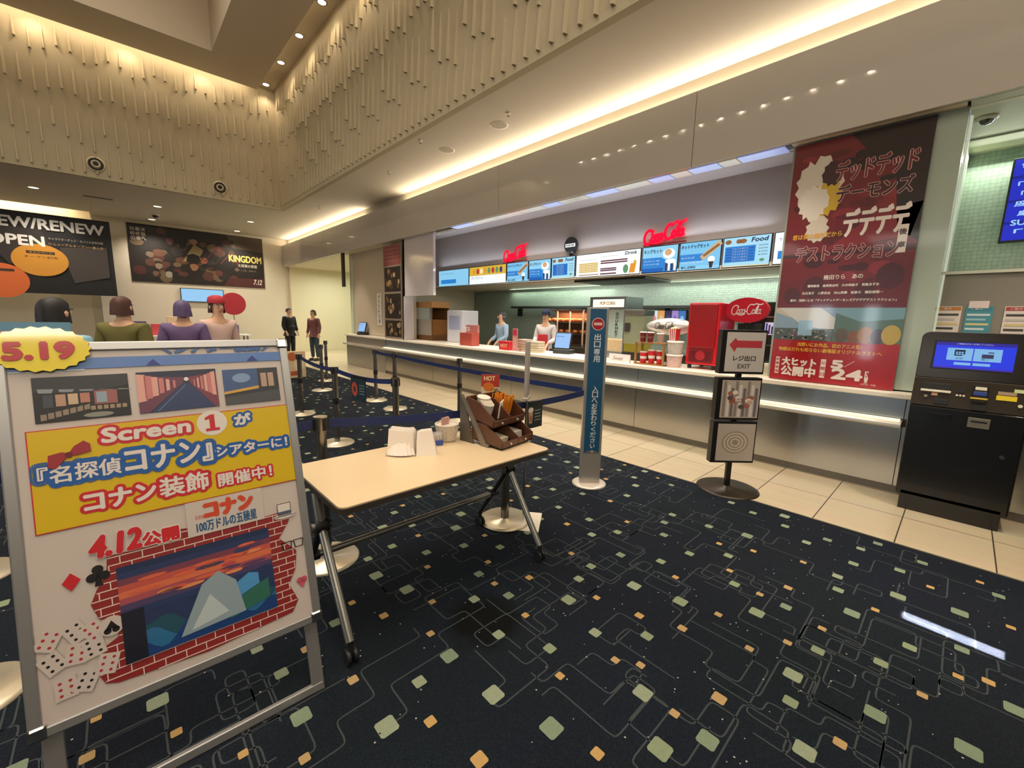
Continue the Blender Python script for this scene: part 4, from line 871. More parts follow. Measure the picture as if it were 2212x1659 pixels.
    l.text('コナン', -.632, .896, -.462, .952, WHT, 3, .0032, 0, REDP, .012); l.text('装飾', -.45, .893, -.315, .957, WHT, 3, .002, 0, REDP, .012); l.text('開催中！', -.285, .890, -.112, .936, WHT, 3, .0016, 0, REDP, .008)
    l.build('lettering', t); l = MB(X); l.off = -.005
    l.rect(-.39, .735, -.155, .855, paper, 4); l.text('名探偵', -.366, .79, -.34, .805, P('#c85a3a'), 5); l.text('コナン', -.336, .79, -.19, .842, P('#cf4a2c'), 5, .006); l.text('100万ドルの五稜星', -.364, .745, -.18, .782, P('#2b5a8a'), 5, .001)
    l.build('lettering', t); l = MB(X); l.off = -.005
    l.text('4.12', -.634, .748, -.515, .812, REDP, 6, .005, .12, WHT, .006); l.text('公開', -.508, .745, -.415, .788, REDP, 6, .003, 0, WHT, .006)
    l.build('lettering', t); l = MB(X); l.off = -.005
    l.text('＼シアター装飾／', -.42, 1.392, -.05, 1.425, P('#2f5ea0'), 3, .003)
    l.build('lettering', t)
    # starburst sticker overlapping the top left corner, and the plain card above it
    f = MB(X); n = 44; f.prism([(-.69 + (.105 if i % 2 else .112) * math.cos(2 * PI * i / n), -.020, 1.415 + (.066 if i % 2 else .072) * math.sin(2 * PI * i / n)) for i in range(n)], (0, .004, 0), P('#ead31a')); s_ = f.build('sticker', t); s_['label'] = 'yellow starburst sticker with red digits'
    f = MB(X); f.off = -.021; f.text('5.19', -.765, 1.385, -.62, 1.435, P('#b5202c'), 1, .005); g = f.build('lettering', t); g.parent = s_
    f = MB(X); f.box((-.785, -.018, 1.44), (-.62, -.012, 1.50), M('#5f8aa6', .7)); f.off = -.018; f.rect(-.78, 1.448, -.72, 1.472, M('#b58a80', .7), 1); f.build('top_card', t)
a_board()

def folding_table():
    t = thing('folding_table', 'long cream folding table on grey tubular legs with castors', 'table', (1.26, 2.0, 0))
    o = Vector((1.26, 2.0, 0)); TOP = M('#dcc4a0', .32, noise=.03, nscale=3); EDG = M('#3c352e', .5); LEG = M('#8d8a84', .32, .8); DK = M('#1f2023', .45)
    L = lambda x, y, z: (x - o.x, y - o.y, z)
    def slab(mb, x0, y0, x1, y1, z0, z1, r, mat):
        P = []
        for cx, cy, a0 in ((x1 - r, y1 - r, 0), (x0 + r, y1 - r, 90), (x0 + r, y0 + r, 180), (x1 - r, y0 + r, 270)):
            P += [(cx + r * math.cos(math.radians(a0 + 18 * i)) - o.x, cy + r * math.sin(math.radians(a0 + 18 * i)) - o.y, z0) for i in range(6)]
        mb.prism(P, (0, 0, z1 - z0), mat)
    f = MB(); slab(f, .612, 1.672, 1.91, 2.335, .683, .702, .035, TOP); f.build('table_top', t)
    f = MB(); slab(f, .606, 1.666, 1.916, 2.341, .671, .6965, .038, EDG); f.build('edge_band', t)
    f = MB(); f.box(L(.72, 1.98, .61), L(1.80, 2.02, .66), DK); f.box(L(.70, 1.75, .655), L(.76, 2.26, .672), DK); f.box(L(1.76, 1.75, .655), L(1.82, 2.26, .672), DK); f.build('under_frame', t)
    for x in (.62, 1.812):
        f = MB(); f.cyl(L(x, 1.94, .52), L(x, 1.99, .665), .024, LEG, 12); f.build('column', t)
        f = MB(); f.cyl(L(x - .03, 1.94, .52), L(x + .03, 1.94, .52), .032, DK, 16); f.cyl(L(x - .045, 1.94, .52), L(x + .045, 1.94, .52), .02, LEG, 16); f.build('hinge', t)
        for y in (1.645, 2.235):
            f = MB(); f.cyl(L(x, 1.94, .52), L(x, y, .10), .0195 if y < 1.9 else .017, LEG if y < 1.9 else DK, 12); lg = f.build('leg', t)
            w = MB(); w.cyl(L(x, y, .10), L(x, y - .003, .055), .014, DK, 10); w.cyl(L(x - .022, y, .034), L(x - .008, y, .034), .034, DK, 18); w.cyl(L(x + .008, y, .034), L(x + .022, y, .034), .034, DK, 18); w.box(L(x - .012, y - .015, .03), L(x + .012, y + .03, .075), DK); q = w.build('castor', lg)
    f = MB(); f.cyl(L(.62, 2.09, .30), L(1.812, 2.09, .30), .018, LEG, 14)
    for x in (.62, 1.812): f.cyl(L(x - .03, 2.09, .30), L(x + .03, 2.09, .30), .027, DK, 14)
    f.build('stretcher', t)
    f = MB(); f.cyl(L(1.0, 1.98, .61), L(.99, 1.86, .62), .006, LEG, 8); f.cyl(L(1.5, 1.98, .61), L(1.49, 1.88, .63), .006, LEG, 8); f.build('latch', t)
folding_table()

def table_goods():
    Z = .702; PW = M('#efe6dc', .7); BRN = M('#5c3826', .4, noise=.12, nscale=9, coat=.2); BRND = M('#2a1812', .45); ALG = M('#8a857c', .4, .6)
    # napkin stack in a clear holder
    t = thing('napkin_stack', 'thick stack of white paper napkins leaning in a holder on the table', 'napkins', (1.165, 2.165, Z), math.radians(-38))
    f = MB(); f.box((-.085, -.06, 0), (.085, .07, .008), M('#c9c4bc', .2, alpha=.6)); f.box((-.085, .066, 0), (.085, .072, .12), M('#c9c4bc', .2, alpha=.35)); f.build('holder', t)
    f = MB()
    for k in range(13):
        y = -.05 + .0085 * k; b = .02 * math.sin(k * 1.3); f.prism([(-.078 + b * .3, y, .008), (.072 + b * .2, y, .008), (.066 + b * .2, y + .02, .135 + .012 * math.sin(k)), (-.07 + b * .2, y + .02, .14 + .01 * math.cos(k * 2))], (0, .004, 0), PW)
    for k in range(7): a = -.9 + .3 * k; f.prism([(-.01 + .085 * math.sin(a), -.03 - .05 * math.cos(a), .008), (.015 + .085 * math.sin(a), -.03 - .05 * math.cos(a), .008), (.005 + .05 * math.sin(a), -.01, .125 + .008 * (k % 3)), (-.02 + .05 * math.sin(a), -.005, .13)], (0, .005, 0), PW)
    f.build('napkins', t)
    # second fan of napkins
    t = thing('napkin_fan', 'folded white napkins spread beside the larger napkin stack', 'napkins', (1.262, 2.065, Z), math.radians(-30))
    f = MB()
    for k in range(6): f.prism([(-.055 + .006 * k, -.03 + .01 * k, 0), (.06 + .002 * k, -.035 + .01 * k, 0), (.035, -.0 + .009 * k, .142), (-.05 + .004 * k, .005 + .009 * k, .135)], (0, .0035, 0), PW)
    f.build('napkins', t)
    # clear sachet box
    t = thing('sachet_box', 'small clear box with a blue base holding white sachets', 'box', (1.40, 2.19, Z), math.radians(-25))
    f = MB(); f.box((-.05, -.03, 0), (.05, .03, .035), M('#3a53a8', .4)); f.build('base', t, .003)
    f = MB(); f.box((-.05, -.03, .035), (.05, .03, .075), M('#c9c6c6', .2, alpha=.4)); f.build('cover', t)
    f = MB()
    for k in range(7): f.box((-.045 + .013 * k, -.022, .036), (-.038 + .013 * k, .022, .064), PW)
    f.build('sachets', t)
    # white wicker basket
    t = thing('wicker_basket', 'small round white wicker basket beside the brown organiser', 'basket', (1.515, 2.22, Z), .3)
    f = MB(); WK = M('#d9cfc2', .7, noise=.12, nscale=70, bump=.5)
    for i in range(9): f.lathe([(.052 + .0022 * i, .008 + .011 * i), (.0575 + .0022 * i, .0135 + .011 * i), (.052 + .0022 * (i + 1), .019 + .011 * i)], WK, n=22)
    f.lathe([(.0, .003), (.05, .003), (.053, .010)], WK, n=22); f.lathe([(.046, .005), (.06, .1)], M('#b9ab9a', .8), n=22)
    for k in range(18):
        a = 2 * PI * k / 18; f.cyl((.0545 * math.cos(a), .0545 * math.sin(a), .004), (.074 * math.cos(a), .074 * math.sin(a), .108), .004, WK, 6)
    f.build('body', t)
    f = MB(); f.tube([(.073 * math.cos(2 * PI * k / 24), .073 * math.sin(2 * PI * k / 24), .11) for k in range(25)], .006, WK, 6); f.build('rim', t)
    f = MB(); f.tube([(.05 + .022 * math.cos(a), .03 + .01 * math.cos(a), .118 + .022 * math.sin(a)) for a in [2 * PI * k / 16 for k in range(17)]], .005, WK, 6); f.build('handle', t)
    f = MB(); f.box((-.045, .0, .02), (.02, .01, .155), M('#c99a90', .6)); f.build('card', t)
    # tiered brown organiser on a slanted stand
    t = thing('tiered_organiser', 'brown two-tier wooden organiser on a slanted grey stand', 'organiser', (1.765, 2.05, Z), math.radians(8))
    f = MB()
    for x in (-.165, .165):
        f.prism([(x, -.10, 0), (x, -.05, .0), (x, .14, .30), (x, .12, .31), (x, -.085, .022), (x, -.11, .018)], (.012, 0, 0), ALG); f.prism([(x + .002, .12, .31), (x + .002, .145, .30), (x + .002, .145, 0), (x + .002, .02, 0)], (.008, 0, 0), M('#57524a', .5))
    f.build('stand', t)
    def tray(y, z, tilt, nm):
        X = Matrix.Translation((0, y, z)) @ Matrix.Rotation(tilt, 4, 'X'); b = MB(X)
        w, d, h, e = .155, .26, .12, .007
        b.box((-w, -d, 0), (w, 0, e), BRND)
        for x in (-w, -.004, w - e): b.prism([(x, -d, 0), (x, 0, 0), (x, 0, h), (x, -d * .45, h), (x, -d, h * .45)], (e, 0, 0), BRN)
        b.box((-w, -e, 0), (w, 0, h), BRN); b.box((-w, -d, 0), (w, -d + e, h * .36), BRN); o = b.build(nm, t)
        k = MB(X)
        for x in (-.075, .075): k.cyl((x, -d - .001, h * .2), (x, -d - .008, h * .2), .007, M('#cfc9c2', .3), 12)
        k.build('knob', o); return X
    X1 = tray(.05, .03, math.radians(5), 'tray'); X2 = tray(.12, .18, math.radians(12), 'tray')
    def piece(nm, lab, cat, mb): o = mb.build(nm); o.matrix_world = Matrix.Translation((1.765, 2.05, Z)) @ Matrix.Rotation(math.radians(8), 4, 'Z'); tag(o, lab, cat); return o
    f = MB(X2)
    for k in range(34):
        x = .03 + .105 * random.random(); y = -.16 + .12 * random.random(); f.cyl((x, y, .009), (x + random.uniform(-.008, .008), y + random.uniform(-.008, .008), .135 + random.uniform(-.01, .012)), .0042, M('#e8922a', .5), 6)
    o = piece('paper_straws', 'bundle of orange wrapped straws in the upper tray', 'straws', f); o['kind'] = 'stuff'
    f = MB(X2)
    for k in range(6): f.lathe([(.033, .012), (.042, .1 + .004 * k)], M('#d9cfc0', .6), (-.075 + .004 * k, -.12 + .012 * k, 0), 18)
    f.lathe([(.043, .118), (.047, .122), (.043, .126)], M('#e9dfd0', .6), (-.055, -.06, 0), 18)
    piece('cup_stack', 'stack of cream paper cups in the upper tray', 'cups', f)
    f = MB(X2); f.prism([(-.02, -.18, .01), (.02, -.17, .01), (.03, -.16, .13), (-.01, -.17, .115)], (0, .006, 0), PW); piece('paper_packet', 'white paper packet leaning between the cups and straws', 'packet', f)
    f = MB(X1)
    for k in range(4): f.box((-.13 + .004 * k, -.19, .008 + .007 * k), (-.02 + .003 * k, -.05, .014 + .007 * k), M('#e0d2b8', .6))
    piece('wooden_sticks', 'pale wooden sticks lying in the left half of the lower tray', 'sticks', f)
    f = MB(X1)
    for k in range(5): f.box((.02 + .003 * k, -.19, .008 + .009 * k), (.13 - .002 * k, -.06, .016 + .009 * k), M('#d9d2c8', .6))
    piece('wet_wipes', 'white wrapped wipes lying in the right half of the lower tray', 'wipes', f)
table_goods()

def queue():
    BS = M('#d5c9b2', .3, .55); ST = M('#8f8a82', .2, .9); HB = M('#15161c', .4)
    r = thing('queue_post', 'queue post', 'post', (0, 0, 0), 0, 'queue posts')
    f = MB(); f.lathe([(.19, 0), (.19, .006), (.175, .016), (.03, .02), (.03, .03)], BS, n=36); f.build('base', r)
    f = MB(); f.cyl((0, 0, .02), (0, 0, .82), .031, ST, 24); f.build('pole', r)
    f = MB(); f.cyl((0, 0, .82), (0, 0, .90), .037, ST, 24); f.cyl((0, 0, .9), (0, 0, .905), .039, CHROME, 24)
    for k in range(4): a = k * PI / 2; f.box((.03 * math.cos(a) - .012, .03 * math.sin(a) - .012, .825), (.03 * math.cos(a) + .012, .03 * math.sin(a) + .012, .895), HB)
    f.build('head', r)
    f = MB(); f.cyl((0, 0, .47), (0, 0, .54), .036, HB, 20); f.build('collar', r)
    S = [(2.006, 2.18, 'queue post nearest the table, behind its right end'), (.83, 2.52, 'queue post with its head showing between the A-board and the napkins'),
         (3.40, 9.75, 'furthest queue post, beyond the doughnut sign'), (1.79, 4.88, 'queue post standing behind the left end of the table, further back'),
         (1.93, 3.70, 'dark queue post rising behind the white napkins'), (3.21, 6.17, 'queue post in line behind the napkin stack, near the tile edge'),
         (3.27, 6.99, 'thin far queue post beside the hanging doughnut sign'), (3.6, 4.95, 'queue post rising behind the brown organiser'),
         (2.89, 8.55, 'far queue post with a round base right of the A-board'), (1.94, 6.67, 'far queue post half hidden by the A-board edge'),
         (-.56, 2.44, 'queue post whose base shows left of the A-board, lower one'), (-.72, 3.62, 'queue post whose base shows left of the A-board, upper one')]
    for i, (x, y, lab) in enumerate(S):
        if i == 0: r.location = (x, y, .0065); r['label'] = lab
        else: dup(r, (x, y, 0), i * .3, lab)
    BELT = M('#182a5e', .55)
    def belt(a, b, z0, z1, sag, lab):
        A = Vector((*(S[a][:2] if isinstance(a, int) else a), z0)); B = Vector((*(S[b][:2] if isinstance(b, int) else b), z1)); d = (B - A).normalized(); A += d * .05; B -= d * .05
        P = [A.lerp(B, i / 12) - Vector((0, 0, sag * 4 * (i / 12) * (1 - i / 12))) for i in range(13)]
        o = bpy.data.objects.new('queue_belt', None)
        f = MB(); f.ribbon(P, .05, .003, BELT); o = f.build('queue_belt'); tag(o, lab, 'belt', 'queue belts'); return P
    belt(1, 0, .862, .862, .02, 'blue queue belt running behind the table from the A-board to its right end')
    TS = (3.02, 2.235); TS2 = (3.07, 2.28)
    P2 = belt(0, TS, .862, .862, .012, 'blue queue belt from the near post to the blue tower sign')
    belt(TS2, 5, .862, .862, .02, 'blue queue belt from the tower sign back along the counter')
    P3 = belt(3, 4, .862, .862, .035, 'blue queue belt with the doughnut sign hanging from it')
    belt(5, 6, .862, .862, .01, 'short far blue queue belt beside the tile edge')
    belt(3, 9, .862, .862, .03, 'far blue queue belt behind the A-board')
    belt(1, 10, .862, .862, .02, 'blue queue belt disappearing behind the A-board')
    def hang(Pm, dirv, w, h, lab, art):
        t = thing('hanging_sign', lab, 'sign', Pm, math.atan2(dirv.y, dirv.x) + (PI if dirv.x < 0 else 0))
        f = MB(); f.box((-w / 2, -.006, -h + .02), (w / 2, -.003, .0), M('#1b2326', .4)); f.box((-w / 2, -.006, 0), (w / 2, .006, .028), M('#1b2326', .4)); f.build('board', t)
        f = MB(); f.off = -.006; art(f, w, h); f.build('print', t)
    def shake(f, w, h):
        f.rect(-w / 2 + .005, -h + .025, w / 2 - .005, -.002, M('#24302f', .5)); f.shape([(-w * .33, -.04), (-w * .05, -.04), (-w * .1, -h + .06), (-w * .27, -h + .06)], M('#c9a27c', .5), 1); f.disc(-w * .19, -.035, w * .15, M('#e8dccb', .5), 2, .02)
        f.rect(-w * .26, -h * .62, -w * .12, -h * .4, M('#a8654a', .5), 2)
        for i in range(4): f.rect(w * .04, -.05 - .025 * i, w * .4, -.042 - .025 * i, M('#8a958f', .5), 1)
    hang(P2[3] + Vector((0, -.01, -.005)), P2[4] - P2[2], .2, .2, 'small dark sign with a drink picture hanging from the near belt', shake)
    def donut(f, w, h):
        f.rect(-w / 2, -h + .02, w / 2, 0, M('#1d3440', .5)); f.disc(-w * .24, -h * .45, w * .2, M('#b5503a', .5), 1, w * .26); f.disc(-w * .24, -h * .45, w * .07, M('#1d3440', .5), 2, w * .1)
        for i in range(4): f.rect(w * .08, -.07 - .03 * i, w * .42, -.06 - .03 * i, M('#6f8a90', .5), 1)
    hang(P3[5] + Vector((.0, -.012, -.01)), P3[4] - P3[6], .3, .26, 'small dark sign with a doughnut picture hanging from a far belt', donut)
    t = thing('hanging_sign', 'small red and yellow food sign behind the organiser, over the tile floor', 'sign', (2.98, 3.52, .74), FACE_X * .5)
    f = MB(); f.box((-.1, -.003, -.12), (.1, .0, .14), M('#d9c9a4', .5)); f.box((-.01, .0, -.74), (.01, .02, .1), STEEL); f.box((-.1, -.08, -.74), (.1, .1, -.73), STEEL); f.build('board', t)
    f = MB(); f.off = -.003; f.rect(-.1, .0, .1, .14, M('#b5392c', .5)); f.disc(-.02, .0, .06, M('#d8742e', .5), 1, .05); f.disc(.04, -.05, .04, M('#dcae3a', .5), 1); f.text('HOT', -.07, .07, .05, .12, M('#f0d9a0', .5), 2, .002); f.build('print', t)
    # slim menu sign on a square white foot
    t = thing('menu_stand', 'slim grey menu holder on a thin pole with a square white foot', 'stand', (2.10, 2.08, 0), math.radians(38))
    f = MB(); f.box((-.15, -.13, 0), (.15, .13, .0055), M('#e6dccb', .4)); f.build('foot', t, .002)
    f = MB(); f.cyl((0, 0, .005), (0, 0, .95), .008, CHROME, 10); f.build('pole', t)
    f = MB(); f.box((-.06, -.012, .94), (.06, .012, 1.34), M('#a79d98', .4)); f.box((-.075, -.02, .93), (.075, .02, .95), M('#b9aea9', .4)); f.build('holder', t, .004)
queue()

def tower_sign():
    t = thing('tower_sign', 'slim blue tower sign with vertical white writing on a round silver base', 'sign', (3.085, 2.21, 0), math.radians(-42))
    SV = M('#c4beb6', .28, .6); BL = M('#1f5478', .4)
    f = MB(); f.lathe([(.155, 0), (.155, .008), (.14, .016), (0, .018)], M('#d9cfc3', .3, .4), n=40); f.build('base', t)
    f = MB(); f.box((-.092, -.03, .016), (.092, .03, 1.605), SV); f.build('body', t, .005)
    f = MB(); f.off = -.03; f.rect(-.07, .30, .07, 1.595, BL); f.shape([(-.07, .30)] + [(-.07 + .14 * i / 12, .30 + .03 * math.sin(PI * i / 12)) for i in range(13)], M('#6f6a63', .4), 1); f.build('panel', t)
    f = MB(); f.off = -.031; f.disc(0, 1.465, .055, M('#d8cbc4', .5), 1); f.disc(0, 1.465, .049, M('#a3141f', .5), 2); f.rect(-.036, 1.454, .036, 1.478, M('#e6b9b4', .5), 3)
    f.vtext('出口専用', .002, 1.385, .055, .064, M('#d3dbe0', .5), 2, .0012); f.vtext('入口へおまわりください。', .006, .92, .05, .0525, M('#d3dbe0', .5), 2, .0012); f.build('lettering', t)
tower_sign()

def arrow_stand():
    t = thing('sign_stand', 'black post with three framed signs on a round base beside the counter', 'sign stand', (3.975, 1.313, 0), math.radians(-42))
    BR = M('#3a342b', .3, .5)
    f = MB(); f.lathe([(.26, 0), (.26, .006), (.24, .014), (.04, .022), (.03, .03)], BR, n=44); f.build('base', t)
    f = MB(); f.box((-.022, .0, .02), (.022, .03, 1.40), BLACK); f.build('post', t)
    FRM = M('#141316', .35)
    def fr(z0, z1, nm):
        h = z1 - z0
        b = MB(); b.box((-.205, -.045, z0), (.185, .03, z1), FRM); o = b.build('frame', t, .004)
        p = MB(); p.off = -.046; p.rect(-.165, z0 + .02, .172, z1 - .02, M('#c9c2bc', .5) if nm == 'a' else M('#b9aca0', .5)); p_ = p.build('picture', o)
        q = MB(); q.off = -.046
        if nm == 'a':
            RA = M('#c03a44', .5); q.shape([(-.14, z0 + h * .66), (-.09, z0 + h * .82), (-.075, z0 + h * .76), (.145, z0 + h * .76), (.145, z0 + h * .60), (-.075, z0 + h * .60), (-.09, z0 + h * .5)], RA, 1)
            q.text('レジ出口', -.095, z0 + h * .30, .10, z0 + h * .42, M('#4a4648', .5), 1, .002); q.text('EXIT', -.05, z0 + h * .13, .06, z0 + h * .23, M('#4a4648', .5), 1, .001); q.build('lettering', o)
        elif nm == 'b':
            for i in range(9): q.rect(-.15 + .035 * i, z0 + .03, -.125 + .035 * i, z1 - .03 - .03 * (i % 3), M(('#8f8076', '#d9d0c8', '#6f6a72')[i % 3], .5), 1)
            for i in range(14): q.disc(random.uniform(-.1, .12), z0 + h * random.uniform(.3, .75), .025, M(random.choice(('#a5654f', '#caa690', '#5a4a4a', '#e6ddd2')), .5), 2 + i * .05, .02, 12)
            q.text('チュロス', -.09, z0 + h * .42, .03, z0 + h * .52, M('#8a3a32', .5), 4, .001); q.build('print', o)
        else:
            for i in range(7): q.disc(.0, z0 + h * .5, .12 - .015 * i, M(('#9c8c7e', '#cdbfb0')[i % 2], .5), 1 + i * .2, (.12 - .015 * i) * .85)
            q.build('print', o)
    fr(1.065, 1.445, 'a'); fr(.655, 1.03, 'b'); fr(.26, .64, 'c')
arrow_stand()
# ------------------------------------------------------------------ banners, posters, ticket corner
def renew_banner():
    Y = 16.5; X0, X1, Z0, Z1 = -4.3, .125, 1.85, 3.84; cx = (X0 + X1) / 2
    t = thing('banner', 'black hanging banner with white capitals and orange circles at the far left', 'banner', (cx, Y, Z0))
    f = MB(); n = 30; sag = [(.03 * math.sin(i * .8), ) for i in range(n + 1)]
    f.add([(X0 - cx + (X1 - X0) * i / n, .012 * math.sin(i * .9), z) for z in (0, Z1 - Z0) for i in range(n + 1)] + [(X0 - cx + (X1 - X0) * i / n, .03 + .012 * math.sin(i * .9), z) for z in (0, Z1 - Z0) for i in range(n + 1)],
          [(i, i + 1, n + 2 + i, n + 1 + i) for i in range(n)] + [(2 * n + 2 + i, 3 * n + 3 + i, 3 * n + 4 + i, 2 * n + 3 + i) for i in range(n)], M('#0d0c0f', .55, noise=.2, nscale=3), True); f.build('cloth', t)
    f = MB()
    f.cyl((X0 - cx, .015, Z1 - Z0), (X1 - cx, .015, Z1 - Z0), .02, BLACK, 10)
    for x in (-1.9, 0, 1.9): f.cyl((x, .015, Z1 - Z0), (x, .015, CZ - Z0), .004, STEEL, 6)
    f.build('rod', t)
    def q(px, py): x, z = hity(px, py, Y); return x - cx, z - Z0
    f = MB(); f.off = -.02; OR = M('#c98a2c', .5); OR2 = M('#d0652f', .5); BRW = M('#3a2a1c', .5)
    x, z = q(88, 562); f.disc(x, z, .50, OR, 1, .40, n=40); x, z = q(5, 605); f.disc(x, z, .46, OR2, 1, .42, n=40); f.disc(x - 1.3, z + .1, .45, OR, 1, .40, n=40)
    x, z = q(88, 546); f.rect(x - .25, z - .035, x + .25, z + .035, BRW, 2); x, z = q(2, 582); f.rect(x - .25, z - .035, x + .22, z + .03, BRW, 2)
    f.shape([(-.3, 1.62), (.9, 1.62), (1.2, .9), (.3, .7)], M('#2a2322', .4), .5); f.shape([(1.2, 1.2), (2.1, 1.3), (2.1, .5), (1.4, .3)], M('#3a322e', .4), .5); f.build('print', t)
    l = MB(); l.off = -.02; WH = M('#e9e3dc', .5)
    a = q(0, 500)[0]; b = q(224, 500)[0]
    l.text('NEW/RENEW', b - (b - a) * 9.1 / 7.9, q(110, 496)[1] - .02, b, q(110, 496)[1] + .23, WH, 3, .012)
    a = q(3, 515)[0]; b = q(95, 520)[0]; l.text('OPEN', b - (b - a) * 1.34, q(50, 528)[1] - .01, b, q(50, 528)[1] + .23, WH, 3, .012)
    x = q(105, 520)[0]; l.text('キャラクターグッズ・モバイル名刺印刷', x, q(160, 525)[1] + .02, q(222, 525)[0], q(160, 525)[1] + .085, M('#b9b0a6', .5), 3); l.text('リニューアルオープン一番人気', x, q(160, 532)[1] - .03, q(222, 525)[0], q(160, 532)[1] + .035, M('#c9a05a', .5), 3)
    x, z = q(88, 546); l.text('キャンペーン', x - .2, z - .022, x + .2, z + .022, M('#d8a850', .5), 4); l.text('オープン記念', x - .3, z - .14, x + .3, z - .08, BRW, 4)
    l.build('lettering', t)
renew_banner()

def film_banner():
    X0, X1, Z0, Z1 = .53, 4.33, 2.40, 4.22; cx = (X0 + X1) / 2; w = X1 - X0; h = Z1 - Z0
    t = thing('banner', 'wide dark brown film banner with yellow capitals on the far wall', 'banner', (cx, FY - .012, Z0))
    f = MB(); f.box((-w / 2, -.01, 0), (w / 2, .01, h), M('#1b1310', .5)); f.build('sheet', t)
    f = MB(); f.off = -.01; rnd = random.Random(3)
    for i in range(70):
        x = rnd.uniform(-w / 2 + .2, w * .27); z = rnd.uniform(.15, h - .15); r = rnd.uniform(.06, .2)
        f.disc(x, z, r, M(rnd.choice(('#46211d', '#5a3828', '#171211', '#2e2926', '#63503a', '#221d1a', '#4e2c23')), .5), 1 + i * .03, r * rnd.uniform(.5, 1.2), n=14)
    for x, z, r, c in ((-.25, .6, .13, '#8a6044'), (.05, .85, .12, '#94583e'), (-1.2, .55, .10, '#7a6852'), (-.95, .3, .11, '#8f887a'), (-1.4, .9, .10, '#6a5644'), (.5, 1.3, .10, '#6e3c30'), (-.2, 1.45, .10, '#8a6c54'), (-.85, 1.4, .11, '#5e3c38'), (-1.3, .3, .09, '#6a4a38'), (.45, .45, .12, '#5a3028')):
        f.shape([(x + r * rnd.uniform(.7, 1.1) * math.cos(2 * PI * k / 9), z + 1.25 * r * rnd.uniform(.7, 1.1) * math.sin(2 * PI * k / 9)) for k in range(9)], M(c, .5), 4)
        f.shape([(x - r * 1.1, z + r * .5), (x - r * .6, z + r * 1.5), (x + r * .6, z + r * 1.5), (x + r * 1.1, z + r * .5), (x, z + r * .8)], M('#17110e', .5), 4.6)
    f.shape([(-.55, .75), (-.2, 1.35), (.05, 1.2), (-.1, .8)], M('#8f7d58', .5), 3.6)
    for k in range(9): f.line([(-.1 + .16 * k, .75 + .05 * (k % 3)), (.12 + .16 * k, 1.05 + .06 * (k % 2))], .03, M(('#3a2a22', '#5e2a26', '#241814')[k % 3], .5), 4.8)
    f.shape([(-.45, .75), (-.05, .72), (-.08, .98), (-.25, 1.04), (-.42, .98)], M('#141110', .5), 4.5); f.shape([(-.05, 1.05), (.3, 1.08), (.3, .82), (.12, .98)], M('#15110f', .5), 4.5)
    f.shape([(w * .15, 0), (w / 2, 0), (w / 2, .35), (w * .2, .3)], M('#4a1f20', .5), 2); f.shape([(w * .2, h), (w / 2, h), (w / 2, h * .72), (w * .25, h * .75)], M('#4a3c30', .5), 2); f.build('print', t)
    l = MB(); l.off = -.01; Y = M('#d9c46a', .45)
    l.text('KINGDOM', w * .21, .90, w * .48, 1.13, Y, 6, .008); l.text('大将軍の帰還', w * .28, .72, w * .44, .83, M('#b9b2a2', .5), 6, .002)
    l.text('この夏、決戦の刻', w * .3, .58, w * .43, .63, M('#8a8478', .5), 6); l.text('7.12', w * .40, .12, w * .47, .30, M('#e0d6c4', .5), 6, .006, .2)
    for i, s_ in enumerate(('伝説の', '最終章', '決戦へ')): l.vtext(s_, -w / 2 + .13 + .13 * i, h - .1, .11, .14, M('#c9c0b0', .5), 6, .002)
    l.build('lettering', t)
film_banner()

